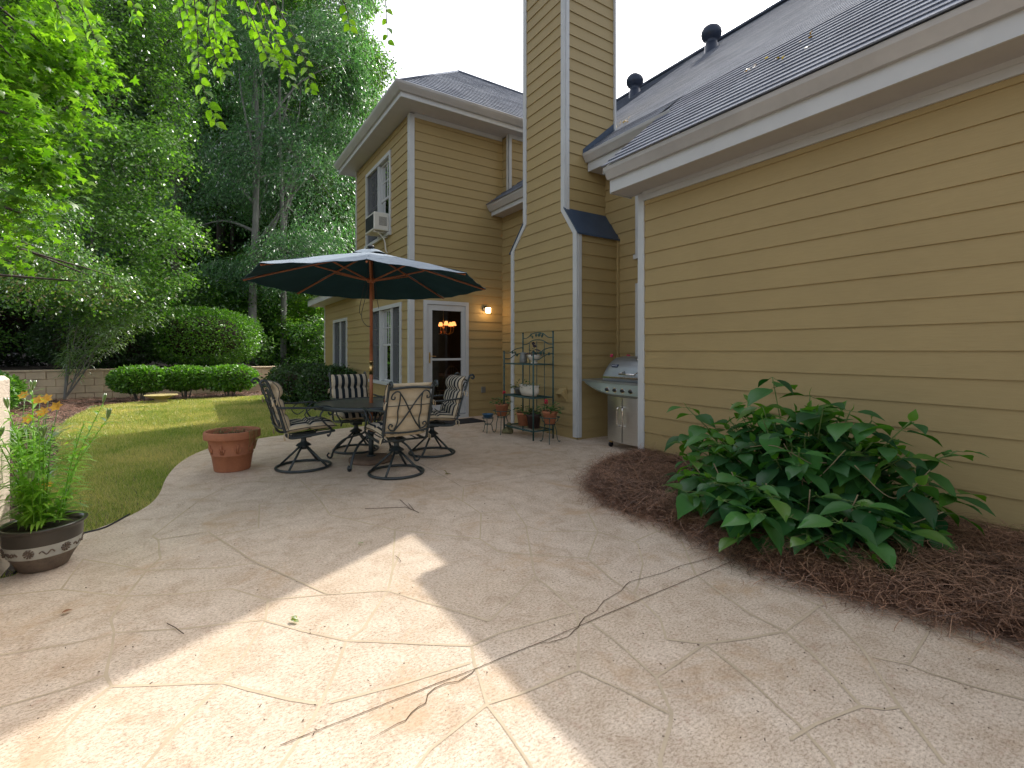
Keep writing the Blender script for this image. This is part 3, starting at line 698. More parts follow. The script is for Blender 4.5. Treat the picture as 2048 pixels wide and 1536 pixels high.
# --- windows
def window(name, fr, hole, units, curtain=True, room=True, label=None, muntin=True):
    u0, u1, z0, z1 = hole; root = empty(name, fr.p((u0+u1)/2, 0, z0)); root.parent = HOUSE; root.location = root.location-HOUSE.location
    if label: root['label'] = label
    mb = MB(); c = .075; o = .032
    fr.box(mb, u0, u0+c, .001, o, z0, z1); fr.box(mb, u1-c, u1, .001, o, z0, z1); fr.box(mb, u0+c, u1-c, .001, o, z1-c, z1); 
    fr.box(mb, u0-.015, u1+.015, .001, o+.03, z0-.02, z0+.045)
    # jamb returns
    fr.box(mb, u0, u0+c*.7, -.10, .0, z0, z1); fr.box(mb, u1-c*.7, u1, -.10, .0, z0, z1); fr.box(mb, u0+c*.7, u1-c*.7, -.10, 0, z1-c*.7, z1); fr.box(mb, u0+c*.7, u1-c*.7, -.10, 0, z0, z0+.04)
    for (a, b, ty) in units[:-1]: fr.box(mb, b, b+.055, -.10, .02, z0+.045, z1-c)
    mb.build('frame', M['white'], root)
    for (a, b, ty) in units:
        zm = (z0+z1)/2+.01; s_ = MB(); q = .04; lo = z0+.045; hi = z1-c
        for (la, lb, n0) in ((lo, zm, -.07), (zm-.03, hi, -.045)):
            fr.box(s_, a, a+q, n0-.03, n0, la, lb); fr.box(s_, b-q, b, n0-.03, n0, la, lb); fr.box(s_, a+q, b-q, n0-.03, n0, la, la+q); fr.box(s_, a+q, b-q, n0-.03, n0, lb-q, lb)
            if muntin:
                fr.box(s_, (a+b)/2-.008, (a+b)/2+.008, n0-.022, n0-.006, la+q, lb-q); fr.box(s_, a+q, b-q, n0-.0225, n0-.0065, (la+lb)/2-.008, (la+lb)/2+.008)
        so = s_.build('sash', M['white'], root)
        g_ = MB(); P = [fr.p(a+q, -.06, lo+q), fr.p(b-q, -.06, lo+q), fr.p(b-q, -.06, hi-q), fr.p(a+q, -.06, hi-q)]
        g_.add(P, [(0, 1, 2, 3)]); g_.build('pane', M['glass'], so)
        if ty == 'screen':
            g_ = MB(); g_.add([fr.p(a+.006, -.012, lo+.004), fr.p(b-.006, -.012, lo+.004), fr.p(b-.006, -.012, hi-.004), fr.p(a+.006, -.012, hi-.004)], [(0, 1, 2, 3)]); g_.build('screen', M['screen'], root)
        if curtain:
            cm = MB(); n_ = 14; V = []
            for side, (ca, cb) in enumerate(((a+.02, a+.02+(b-a)*.32), (b-.02-(b-a)*.32, b-.02))):
                V = []
                for i in range(n_+1):
                    uu = ca+(cb-ca)*i/n_; nn = -.16+.015*math.sin(i*2.1); V += [fr.p(uu, nn, lo), fr.p(uu, nn, hi)]
                cm.add(V, [(2*i, 2*i+2, 2*i+3, 2*i+1) for i in range(n_)], True)
            cm.build('curtain', M['curtain'], root)
    if room:
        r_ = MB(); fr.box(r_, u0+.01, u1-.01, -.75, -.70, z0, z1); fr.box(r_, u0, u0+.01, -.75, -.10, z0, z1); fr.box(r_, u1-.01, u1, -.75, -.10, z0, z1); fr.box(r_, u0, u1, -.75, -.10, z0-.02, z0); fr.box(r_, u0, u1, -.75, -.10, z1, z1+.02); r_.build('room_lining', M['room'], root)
    return root
c = .075
window('window', fs, W1, [(W1[0]+c, 9.36, 'screen'), (9.415, 10.08, 'sash'), (10.135, W1[1]-c, 'screen')], label='triple ground floor window with dark screens beside the door corner')
window('window', fs, W2, [(W2[0]+c, 13.52, 'screen'), (13.575, W2[1]-c, 'screen')], curtain=False, muntin=False, label='twin screened ground floor window above the dark shrubs')
window('window', fs, W3, [(W3[0]+c, 10.19, 'sash'), (10.245, W3[1]-c, 'screen')], curtain=False, label='upper floor window over the parasol holding the cooling unit')
for hh in WIN_R: window('window', fm, hh, [(hh[0]+c, hh[1]-c, 'sash')], label='narrow white window %s the grill' % ('behind' if hh[2] < 2 else 'high above'))
for hh in WIN_L: window('window', fl, hh, [(hh[0]+c, hh[1]-c, 'sash')], label='narrow white window edge %s left of the chimney' % ('low' if hh[2] < 2 else 'high'))
# --- storm door
d0, d1, dz0, dz1 = DOOR
DR = empty('storm_door', (3.97, 8.4, 0)); DR.parent = HOUSE; DR.location = DR.location-HOUSE.location
mb = MB(); c = .07
fw.box(mb, d0, d0+c, .001, .034, .0, dz1); fw.box(mb, d1-c, d1, .001, .034, .0, dz1); fw.box(mb, d0+c, d1-c, .001, .034, dz1-c, dz1); fw.box(mb, d0+.02, d1-.02, -.12, .05, -.02, .07)
fw.box(mb, d0+.02, d0+c, -.1, 0, .07, dz1-.02); fw.box(mb, d1-c, d1-.02, -.1, 0, .07, dz1-.02); fw.box(mb, d0+c, d1-c, -.1, 0, dz1-c, dz1-.02)
mb.build('door_frame', M['white'], DR)
a, b = d0+.075, d1-.075; q = .105
mb = MB(); fw.box(mb, a, a+q, -.03, .012, .08, dz1-c-.005); fw.box(mb, b-.075, b, -.03, .012, .08, dz1-c-.005); fw.box(mb, a+q, b-.075, -.03, .012, dz1-c-.11, dz1-c-.005); fw.box(mb, a+q, b-.075, -.03, .012, .08, .27); fw.box(mb, a+q, b-.075, -.028, .004, 1.115, 1.155)
door_leaf = mb.build('door_leaf', M['white'], DR)
g_ = MB(); g_.add([fw.p(a+q, -.012, .27), fw.p(b-.075, -.012, .27), fw.p(b-.075, -.012, dz1-c-.11), fw.p(a+q, -.012, dz1-c-.11)], [(0, 1, 2, 3)]); g_.build('door_glass', M['doorglass'], door_leaf)
mb = MB(); mb.bbox(a+.035, a+.065, 8.375, 8.39, 1.07, 1.27, .003); mb.tube([(a+.05, 8.38, 1.20), (a+.05, 8.34, 1.20), (a+.06, 8.325, 1.20), (a+.155, 8.325, 1.195)], .0075, 8); mb.build('door_handle', M['brass'], door_leaf)
# interior seen through it
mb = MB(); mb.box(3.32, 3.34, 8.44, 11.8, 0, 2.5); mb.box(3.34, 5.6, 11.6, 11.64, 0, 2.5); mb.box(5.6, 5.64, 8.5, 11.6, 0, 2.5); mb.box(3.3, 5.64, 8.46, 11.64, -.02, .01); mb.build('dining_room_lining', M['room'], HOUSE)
mb = MB(); mb.bbox(4.75, 4.83, 8.36, 8.40, .46, .57, .006) if False else mb.bbox(4.73, 4.82, 8.355, 8.384, .46, .58, .006); mb.build('outlet_cover', M['greysteel'], HOUSE)
# chimney clean-out hood
ch = G(1130, 862); 
mb = MB(); V = [(4.625, 5.60, .74), (4.625, 5.74, .74), (4.53, 5.74, .66), (4.53, 5.60, .66), (4.625, 5.60, .56), (4.625, 5.74, .56), (4.53, 5.74, .645), (4.53, 5.60, .645)]
mb.add(V, [(0,3,2,1),(3,7,6,2),(0,4,7,3),(1,2,6,5)]); mb.box(4.612, 4.626, 5.58, 5.76, .54, .76); mb.build('dryer_vent_hood', M['siding'], HOUSE)
# roof turbines
def turbine(x, y, label):
    z = 4.36+SL*(x-5.0); r_ = empty('roof_vent', (x, y, z)); r_.parent = HOUSE; r_.location = Vector((x, y, z))-HOUSE.location; r_['label'] = label
    mb = MB(); mb.lathe([(.16, -.25), (.16, .10), (.135, .12), (.135, .20), (.15, .22)], (x, y, z), 24); mb.build('vent_neck', M['ventmetal'], r_)
    mb = MB(); n_ = 26
    for k in range(n_):
        a_ = 2*math.pi*k/n_
        P = []
        for j in range(9):
            ph = -1.15+2.3*j/8; rr = .22*math.cos(ph)+.02; zz = .38+.19*math.sin(ph)/math.sin(1.15); aa = a_+.25*math.cos(ph)
            for da in (0, .30): P.append((x+rr*math.cos(aa+da), y+rr*math.sin(aa+da), z+zz))
            # slight fin twist
        mb.add(P, [(2*j, 2*j+1, 2*j+3, 2*j+2) for j in range(8)], True)
    mb.lathe([(.08, .20), (.17, .27), (.205, .38), (.17, .49), (.08, .56)], (x, y, z), 20); mb.lathe([(.02, .585), (.08, .58), (.13, .56)], (x, y, z), 20); mb.build('turbine_head', M['ventmetal'], r_)
turbine(10.3, 9.45, 'dark turbine vent on the roof beside the chimney')
turbine(10.4, 7.1, 'dark roof vent near the ridge, farther from the chimney')
# ================================================================ FURNITURE
def stripe_mat():
    m, t, b = nt('striped_cushion'); tc = t.nodes.new("ShaderNodeUVMap"); sp = t.nodes.new("ShaderNodeSeparateXYZ"); t.links.new(tc.outputs[0], sp.inputs[0])
    q = t.nodes.new("ShaderNodeMath"); q.operation = 'MULTIPLY'; t.links.new(sp.outputs[0], q.inputs[0]); q.inputs[1].default_value = 6.0
    f = t.nodes.new("ShaderNodeMath"); f.operation = 'FRACT'; t.links.new(q.outputs[0], f.inputs[0])
    g = t.nodes.new("ShaderNodeMath"); g.operation = 'GREATER_THAN'; t.links.new(f.outputs[0], g.inputs[0]); g.inputs[1].default_value = .5
    c = mixc(t, g.outputs[0], (.52, .465, .37), (.018, .026, .034))
    w = noise(t, 240, 3, .7); c2 = mixc(t, 1, c, ramp(t, w, [(.3, (.8, .8, .8)), (.7, (1.12, 1.12, 1.12))]), 'MULTIPLY')
    t.links.new(c2, b.inputs['Base Color']); b.inputs['Roughness'].default_value = .85; b.inputs['Specular IOR Level'].default_value = .2
    bump(t, b, noise(t, 12, 4, .6), .35, .012); return m
M['stripe'] = stripe_mat()
M['cream'] = mat('cream_canvas', (.54, .445, .30), .85, var=.08, scale=14, bs=.35, bscale=14, spec=.2)
M['piping'] = mat('dark_piping', (.02, .026, .034), .7)
def cushion(name, w, L, t, place, tufts, parent, puff=1.0, nu=24, nv=30):
    """w across, L along, t thick; place(u,v,n)->xyz; tufts: list of v of the seams"""
    V = []; UV = []
    def prof(u, v):
        a = max(0, 1-abs(u)**5)**.55; b = max(0, 1-abs(2*v-1)**7)**.5; h = a*b
        for tv in tufts: h *= 1-.55*math.exp(-((v-tv)*L/.022)**2)
        h *= 1+.05*math.sin(u*9+v*14)
        return h
    for side in (1, -1):
        for j in range(nv+1):
            for i in range(nu+1):
                uu = -1+2*i/nu; vv = j/nv
                # inset towards the seam
                V.append(place(uu*w/2*(1-.0), vv*L, side*t/2*prof(uu, vv)*(puff if side > 0 else .75)))
    F = []; mi = []; n1 = (nu+1)*(nv+1)
    for s_ in (0, 1):
        for j in range(nv):
            for i in range(nu):
                q = s_*n1+j*(nu+1)+i; f = (q, q+1, q+nu+2, q+nu+1)
                F.append(f if s_ == 0 else f[::-1])
                edge_ = (i == 0 or i == nu-1 or j == nv-1 or j == 0)
                mi.append(1 if s_ else (0 if not (i == 0 or i == nu-1) else 1))
    o = mkobj(name, np.array([tuple(v) for v in V]), F, [M['stripe'], M['cream']], parent, mi, True)
    uvl = o.data.uv_layers.new(name='UVMap'); k = 0
    for f in F:
        for vi in f:
            q = vi % n1; uvl.data[k].uv = ((q % (nu+1))/nu, (q//(nu+1))/nv); k += 1
    mb = MB()
    for s_ in (1, -1):
        pts = [place(s_*w/2*.985, L*v, s2) for v, s2 in [(x/14, .0) for x in range(15)]]
        mb = MB(); mb.tube(pts, .0045, 6); mb.build('piping', M['piping'], o)
    return o
def scroll(c, r0, turns, a0, ax, ay, k=14, sgn=1):
    """spiral in the ax/ay plane ending at c"""
    P = []
    for i in range(k+1):
        s_ = i/k; r = r0*(1-.8*s_); a = a0+sgn*turns*2*math.pi*s_
        P.append(Vector(c)+Vector(ax)*(r*math.cos(a))+Vector(ay)*(r*math.sin(a)))
    return P
def chair_proto():
    """faces +X, origin on the ground under the swivel"""
    root = empty('patio_chair')
    mb = MB(); mb.ring((0, 0, .017), .282, .0145, 48, 8)
    for k in range(4):
        a = R(45+90*k); mb.tube([(.275*math.cos(a), .275*math.sin(a), .025), (.04*math.cos(a), .04*math.sin(a), .235)], .0125, 8)
    mb.lathe([(.0, .20), (.035, .205), (.035, .25), (.03, .26)], n=16); mb.lathe([(.078, .252), (.082, .246), (.07, .262), (.035, .285), (.028, .30), (.028, .35)], n=20)
    mb.build('swivel_base', M['dark'], root)
    mb = MB(); mb.bbox(-.07, .07, -.06, .06, .335, .372, .004); mb.tube([(-.11, -.045, .365), (.12, -.045, .385)], .014, 8); mb.tube([(-.11, .045, .365), (.12, .045, .385)], .014, 8)
    fr = lambda s_: [(.27, s_*.235, .415), (.10, s_*.24, .395), (-.14, s_*.24, .375), (-.215, s_*.24, .395), (-.245, s_*.24, .46), (-.30, s_*.24, .66), (-.375, s_*.24, .88), (-.40, s_*.24, .95)]
    for y in (-.16, -.05, .05, .16): mb.tube([(-.17, y, .378), (.26, y, .405)], .006, 6)
    mb.tube([(.26, -.235, .413), (.275, 0, .413), (.26, .235, .413)], .011, 8); mb.tube([(-.15, -.24, .376), (-.15, .24, .376)], .011, 8)
    mb.build('seat_frame', M['dark'], root)
    mb = MB()
    for s_ in (1, -1):
        P = smoothline(fr(s_), 4); mb.tube(P, .0135, 8)
        e = P[-1]; mb.tube(smoothline([tuple(e), (-.42, s_*.24, .985), (-.455, s_*.24, .995), (-.475, s_*.24, .965), (-.452, s_*.24, .945), (-.437, s_*.24, .962)], 4), [.0135]*16+[.010]*5, 8)
    B = lambda y, v: Vector((-.245-(v-.46)*.30-.02, y, v))
    mb.tube([(-.388, y, .918+.02*math.cos(y*6)) for y in np.linspace(-.24, .24, 9)], .0125, 8)
    mb.tube([tuple(B(y, .49-.02*math.cos(y*6.5))) for y in np.linspace(-.24, .24, 9)], .0095, 8)
    mb.tube([tuple(B(y, .755)) for y in (-.24, .24)], .004, 6)
    X_ = Vector((0, 1, 0)); Y_ = Vector((-.28, 0, .96))
    for s_ in (1, -1):
        # crossing bars
        mb.tube(smoothline([B(-s_*.13, .895), B(-s_*.06, .80), B(s_*.00, .70), B(s_*.07, .59), B(s_*.14, .50)], 5), .0075, 7)
        # long outer S with a scroll at each end
        P = smoothline([B(s_*.13, .895), B(s_*.165, .90), B(s_*.20, .87), B(s_*.205, .83), B(s_*.175, .825), B(s_*.172, .85)], 4); mb.tube(P, .0075, 7)
        P = smoothline([B(s_*.12, .885), B(s_*.115, .80), B(s_*.125, .70), B(s_*.115, .60), B(s_*.14, .51)], 4); mb.tube(P, .0070, 7)
        P = smoothline([B(s_*.14, .50), B(s_*.18, .51), B(s_*.205, .54), B(s_*.19, .57), B(s_*.165, .56), B(s_*.17, .54)], 4); mb.tube(P, .0070, 7)
    mb.build('back_frame', M['dark'], root)
    for s_ in (1, -1):
        mb = MB()
        mb.tube(smoothline([(-.315, s_*.245, .705), (-.18, s_*.285, .70), (0, s_*.30, .69), (.16, s_*.295, .695), (.235, s_*.29, .66), (.235, s_*.288, .615), (.20, s_*.288, .60), (.185, s_*.288, .63)], 4), [.0115]*22+[.009]*7, 8)
        mb.tube(smoothline([(.175, s_*.29, .695), (.10, s_*.285, .60), (.16, s_*.28, .50), (.22, s_*.26, .45), (.225, s_*.24, .40), (.20, s_*.24, .36), (.19, s_*.24, .38)], 4), .0095, 8)
        mb.tube(smoothline([(.0, s_*.30, .685), (-.06, s_*.29, .62), (.0, s_*.285, .56), (.07, s_*.285, .60)], 4), .006, 7)
        mb.build('armrest', M['dark'], root)
    # cushions
    cushion('seat_cushion', .50, .53, .115, lambda u, v, n: Vector((-.235+v, u, .435+n+.035*math.cos((v-.26)*3.6)*1-.05*max(0, v-.46)*3+.02*(v/.53))), (.47, .985), root, 1.0, 24, 34)
    c0 = Vector((-.205, 0, .45)); dv = Vector((-.285, 0, .958)).normalized(); dn = Vector((.958, 0, .285)).normalized()
    bc = cushion('back_cushion', .49, .55, .115, lambda u, v, n: c0+dv*(v-.0)+Vector((0, u, 0))+dn*(n+(.035*math.sin(max(0, min(1, (v-.36)/.19))*math.pi))), (.34, .66), root, 1.0, 24, 40)
    for s_ in (1, -1):
        for (z, x) in ((.44, -.24), (.80, -.35)):
            mb = MB(); mb.tube([(x, s_*.245, z), (x-.02, s_*.268, z-.02), (x-.01, s_*.275, z-.075)], [.006, .008, .011], 6, flat=.35); mb.tube([(x, s_*.245, z), (x+.025, s_*.265, z-.01), (x+.02, s_*.27, z-.06)], [.005, .007, .009], 6, flat=.35); mb.build('tie', M['cream'], bc)
    return root
ch0 = chair_proto()
chairs = [((.98, 5.76), 4, 'striped cushion patio chair nearest the terracotta pot, seen from its side'),
          ((1.757, 4.94), 93, 'patio chair turned away, showing its cream cushion back and crossed scroll ironwork'),
          ((2.475, 5.65), 176, 'patio chair between the round table and the glass door, side on with striped cushion'),
          ((1.725, 6.38), 270, 'patio chair behind the round table, striped cushion facing us in front of shrubs')]
CH_ALL = [ch0]+[copy_tree(ch0) for _ in chairs[1:]]
for o, (p, a, l) in zip(CH_ALL, chairs):
    o.location = (p[0], p[1], 0); o.rotation_euler = (0, 0, R(a)); tag(o, l, 'chair', 'swivel patio chairs round the table')
# ---- table
tx, ty = 1.72, 5.68
T = empty('patio_table', (tx, ty, 0), 'round dark green metal patio table under the parasol with curled legs', 'table')
def ttop():
    m, t, b = nt('textured_table_top'); f = noise(t, 30, 4, .6)
    t.links.new(ramp(t, f, [(.3, (.055, .07, .065)), (.7, (.10, .115, .105))]), b.inputs['Base Color']); b.inputs['Roughness'].default_value = .28; bump(t, b, noise(t, 55, 2, .5), .25, .004); return m
M['ttop'] = ttop()
mb = MB(); mb.lathe([(.03, .684), (.60, .684), (.612, .69)], (tx, ty, 0), 56); mb.lathe([(.03, .672), (.60, .672)], (tx, ty, 0), 56); mb.build('tabletop', M['ttop'], T)
mb = MB(); mb.lathe([(.608, .694), (.625, .697), (.637, .688), (.637, .655), (.628, .648), (.608, .65), (.608, .694)], (tx, ty, 0), 56); mb.build('rim', M['dark'], T)
mb = MB(); mb.ring((tx, ty, .60), .16, .011, 28, 6); mb.ring((tx, ty, .40), .07, .011, 20, 6); mb.ring((tx, ty, .655), .38, .009, 36, 6); mb.build('brace_ring', M['dark'], T)
for k, a in enumerate((137, 228, 322, 46)):
    a = R(a); ca, sa = math.cos(a), math.sin(a); mb = MB()
    Lp = [(.52, .655), (.36, .64), (.20, .60), (.10, .52), (.07, .42), (.10, .33), (.20, .29), (.33, .25), (.44, .17), (.50, .08), (.52, .02), (.555, .012), (.575, .04), (.555, .065)]
    P = smoothline([(tx+r_*ca, ty+r_*sa, z) for r_, z in Lp], 4); mb.tube(P, [.0155]*(len(P)-9)+[.012]*9, 8, flat=.8)
    mb.build('leg', M['dark'], T)
# ---- parasol
ux, uy = 1.705, 5.66
UM = empty('parasol', (ux, uy, 0), 'large octagonal parasol with dark green canopy on a reddish wooden pole', 'parasol')
mb = MB(); mb.tube([(ux, uy, .30), (ux, uy, 1.36)], .021, 14); mb.tube([(ux, uy, 1.36), (ux, uy, 2.50)], .0195, 14); mb.build('pole', M['wood'], UM)
mb = MB(); mb.tube([(ux, uy, 1.02), (ux, uy, 1.16)], .0235, 14); mb.tube([(ux, uy, 1.16), (ux, uy, 1.185)], .025, 14); mb.build('pole_joint', M['brass'], UM)
mb = MB(); mb.lathe([(.0, 0), (.25, 0), (.255, .02), (.25, .042), (.20, .052), (.06, .060), (0, .060)], (ux, uy, 0), 40); mb.build('base_disc', M['mossy'] if 'mossy' in M else mat('rusty_base', (.16, .11, .075), .85, var=.35, scale=9), UM)
mb = MB(); mb.tube([(ux, uy, .05), (ux, uy, .34)], .030, 14); mb.tube([(ux, uy, .055), (ux, uy, .075)], .055, 14); mb.build('base_socket', M['dark'], UM)
Rr = 1.385; zr_, zt = 2.09, 2.47; a0 = R(-108.4)
def can_z(f): return zt-(zt-zr_)*(f**1.06)
def canopy(off, mtl, name, r0=.13, r1=1.0, sagk=.012):
    V = []; F = []; nr = 16; ns = 10
    for k in range(8):
        A0 = a0+k*math.pi/4; A1 = A0+math.pi/4; base = len(V)
        for i in range(nr+1):
            f = r0+(r1-r0)*i/nr
            pa = Vector((math.cos(A0)*Rr*f, math.sin(A0)*Rr*f, can_z(f))); pb = Vector((math.cos(A1)*Rr*f, math.sin(A1)*Rr*f, can_z(f)))
            for j in range(ns+1):
                s_ = j/ns; p = pa.lerp(pb, s_); bow = 4*s_*(1-s_)
                p.z -= sagk*bow*f + .006*f*math.sin(s_*17+i*.7+k); rr = 1-.008*bow*f; p.z -= .026*(p.x*FW.x+p.y*FW.y)
                V.append((ux+p.x*rr, uy+p.y*rr, p.z+off))
        for i in range(nr):
            for j in range(ns):
                q = base+i*(ns+1)+j; F.append((q, q+1, q+ns+2, q+ns+1))
    return V, F
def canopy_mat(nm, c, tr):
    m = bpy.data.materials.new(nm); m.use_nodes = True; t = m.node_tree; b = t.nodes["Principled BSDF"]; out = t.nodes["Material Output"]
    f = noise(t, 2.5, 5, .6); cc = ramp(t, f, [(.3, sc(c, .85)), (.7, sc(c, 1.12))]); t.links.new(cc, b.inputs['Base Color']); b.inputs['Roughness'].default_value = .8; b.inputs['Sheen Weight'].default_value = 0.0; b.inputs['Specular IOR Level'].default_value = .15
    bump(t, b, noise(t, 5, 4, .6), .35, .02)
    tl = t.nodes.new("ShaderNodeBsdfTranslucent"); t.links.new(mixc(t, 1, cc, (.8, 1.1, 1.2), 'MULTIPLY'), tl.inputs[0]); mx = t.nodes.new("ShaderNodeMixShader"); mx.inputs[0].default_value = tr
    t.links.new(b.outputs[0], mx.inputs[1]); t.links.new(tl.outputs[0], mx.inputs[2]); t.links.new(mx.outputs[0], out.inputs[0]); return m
M['cantop'] = canopy_mat('sunlit_canopy_top', (.30, .35, .40), .05); M['canunder'] = canopy_mat('shaded_canopy_underside', (.024, .072, .088), .16)  # one fabric: sun painted pale into the top, shade dark into the underside
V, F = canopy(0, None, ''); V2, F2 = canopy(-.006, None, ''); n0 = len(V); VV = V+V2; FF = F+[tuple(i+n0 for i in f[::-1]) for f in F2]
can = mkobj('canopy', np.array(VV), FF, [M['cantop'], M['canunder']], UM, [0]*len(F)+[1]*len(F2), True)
# small raised vent cap
V, F = canopy(.035, None, '', 0.02, .17, .0); 
VV = []
for i, v in enumerate(V):
    dx, dy = v[0]-ux, v[1]-uy; r_ = math.hypot(dx, dy); VV.append((v[0], v[1], v[2]-.03*max(0, (r_-.12)/.12)+.012*math.sin(math.atan2(dy, dx)*4+1)*(r_/.2)))
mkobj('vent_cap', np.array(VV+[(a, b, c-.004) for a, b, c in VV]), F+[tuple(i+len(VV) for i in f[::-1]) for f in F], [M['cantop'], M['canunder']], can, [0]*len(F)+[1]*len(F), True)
mb = MB(); mb.lathe([(0, 2.545), (.03, 2.542), (.045, 2.53), (.04, 2.515), (.015, 2.505), (.012, 2.47)], (ux, uy, 0), 16); mb.build('finial', M['blackp'], UM)
mb = MB(); mb.lathe([(.02, 2.10), (.045, 2.105), (.05, 2.13), (.045, 2.155), (.02, 2.16)], (ux, uy, 0), 16); mb.build('runner', M['wood'], UM)
mb = MB(); mb.lathe([(.02, 2.39), (.05, 2.395), (.055, 2.42), (.02, 2.44)], (ux, uy, 0), 16); mb.build('hub', M['wood'], UM)
for k in range(8):
    A = a0+k*math.pi/4; ca, sa = math.cos(A), math.sin(A)
    mb = MB(); tl_ = .026*Rr*(ca*FW.x+sa*FW.y); P = [(ux+ca*Rr*f, uy+sa*Rr*f, can_z(f)-.022-tl_*f) for f in np.linspace(.03, .985, 8)]; mb.tube(P, .0105, 6, smooth=False); rb = mb.build('rib', M['wood'], UM)
    mb = MB(); mb.tube([(ux+ca*.045, uy+sa*.045, 2.13), (ux+ca*.62, uy+sa*.62, can_z(.62/Rr)-.035-tl_*.62/Rr)], .0095, 6, smooth=False); mb.build('strut', M['wood'], rb)
mb = MB()
for pts in ([(.03, 0, 2.36), (-.05, 0, 2.0), (-.12, .02, 1.72), (-.06, .0, 1.60), (.0, -.022, 1.585)], [(.0, .03, 2.36), (-.05, .03, 2.05), (-.035, .05, 1.93), (-.02, .05, 2.0), (-.01, .04, 2.2)], [(.03, 0, 2.36), (.05, 0, 2.1), (.075, -.01, 1.9), (.09, 0, 1.80)], [(-.02, -.02, 2.3), (-.10, -.02, 1.95), (-.135, -.01, 1.78), (-.12, .0, 1.72)]):
    mb.tube(smoothline([tuple(Vector((ux, uy, 0))+RT*a+FW*b+Vector((0, 0, c))) for a, b, c in pts], 5), .0035, 6)
mb.build('pull_cord', M['dark'], UM)
# ornament on the table
q = Vector((tx, ty, .69))+RT*.21-FW*.14
OR = empty('table_ornament', q, 'small clear glass with an orange candle on the round table', 'candle')
M['clear'] = glassmat('clear_glass', (1, 1, 1), .95); M['orange'] = mat('orange_wax', (.55, .20, .08), .5)
mb = MB(); mb.lathe([(0, 0), (.03, 0), (.036, .03), (.038, .085), (.035, .09)], q, 16); mb.build('glass', M['clear'], OR)
mb = MB(); mb.lathe([(0, .004), (.026, .004), (.03, .045), (0, .047)], q, 14); mb.build('wax', M['orange'], OR)

# ---- terracotta pot
def pot_prof(rt, rb, h, rim=.05, lip=.02): return [(0, 0), (rb, 0), (rb+.006, .012), (rb+(rt-lip-rb)*.45, h*.40), (rb+(rt-lip-rb)*.45+.006, h*.405), (rb+(rt-lip-rb)*.47+.006, h*.43), (rb+(rt-lip-rb)*.47, h*.435), (rt-lip, h-rim-.012), (rt-lip+.004, h-rim-.004), (rt-.003, h-rim), (rt, h-rim+.012), (rt, h-.01), (rt-.007, h), (rt-.022, h), (rt-.03, h-.012), (rt-.045, h*.84)]
tp = G(465, 938); TP = empty('terracotta_pot', tp, 'big terracotta planter with relief bands and dried weeds, beside the lawn edge', 'planter')
def relief(r_, z, t): 
    k = 0
    if .15 < z < .30: k = .006*max(0, math.sin(t*9))**4
    return r_+k
prof = pot_prof(.275, .17, .43, .08, .04)
mb = MB(); mb.lathe(prof, tp, 56, fn=relief)
mb.build('pot_body', M['terra'], TP)
mb = MB()
for k in range(9):
    a = 2*math.pi*k/9
    for da, z0_, l_ in ((-.12, .26, .06), (0, .30, .10), (.12, .26, .06)):
        rr = lambda z: .17+(.235-.17)*z/.35+.005
        mb.tube([(tp.x+math.cos(a+da)*rr(z0_), tp.y+math.sin(a+da)*rr(z0_), z0_), (tp.x+math.cos(a+da*.4)*rr(z0_-l_), tp.y+math.sin(a+da*.4)*rr(z0_-l_), z0_-l_)], [.012, .005], 8)
mb.build('relief', M['terra'], TP)
mb = MB(); mb.lathe([(0, .385), (.15, .375), (.235, .37)], tp, 28); mb.build('soil', M['soil'], TP)
M['dry'] = leafmat('dry_stalk', (.16, .12, .03), (.30, .26, .10), .2, .6, .1)
mb = MB()
for k in range(46):
    a = random.uniform(0, 6.28); r_ = random.uniform(.02, .21); b = random.uniform(0, 6.28); l = random.uniform(.05, .14)
    p0 = tp+Vector((math.cos(a)*r_, math.sin(a)*r_, .385)); mb.tube([p0, p0+Vector((math.cos(b)*l*.4, math.sin(b)*l*.4, l*.5)), p0+Vector((math.cos(b)*l, math.sin(b)*l, l*.45))], [.003, .0025, .001], 4)
for k in range(7):
    a = R(-60+k*4); mb.tube([tp+Vector((math.cos(a)*.21, math.sin(a)*.21, .39)), tp+Vector((math.cos(a)*.285, math.sin(a)*.285, .445)), tp+Vector((math.cos(a)*.29, math.sin(a)*.29, .35)), tp+Vector((math.cos(a+.03)*.262, math.sin(a+.03)*.262, random.uniform(.22, .30)))], [.004, .004, .003, .002], 4)
mb.build('dry_weeds', M['dry'], TP)

# ---- glazed pot with lilies
gp_ = Vector((-.785, 3.975, 0)); GP = empty('glazed_pot', gp_, 'dark glazed pot with pale flower band holding tall leafy lilies by the stucco wall', 'planter')
M['glaze'] = mat('dark_brown_glaze', (.040, .034, .026), .3, var=.3, scale=6, coat=.4); M['rawglaze'] = mat('rough_brown_clay', (.15, .115, .085), .75, var=.25, scale=25, bs=.3, bscale=70); M['band'] = mat('pale_band', (.42, .42, .37), .5, var=.15, scale=12)
K9 = lambda pr: [(r_*.9, z*.9) for r_, z in pr]
ptp = [(0, 0), (.115, 0), (.125, .006), (.150, .06), (.175, .105)]
mb = MB(); mb.lathe(K9(ptp), gp_, 48); mb.build('pot_foot', M['rawglaze'], GP)
mb = MB(); mb.lathe(K9([(.175, .105), (.181, .109), (.181, .114), (.186, .13), (.196, .18), (.198, .188)]), gp_, 48); bd = mb.build('pot_band', M['band'], GP)
mb = MB(); mb.lathe(K9([(.198, .188), (.2, .20), (.202, .26), (.203, .275), (.222, .285), (.226, .293), (.222, .30), (.205, .30), (.196, .292), (.19, .25)]), gp_, 48); mb.build('pot_body', M['glaze'], GP)
mb = MB()
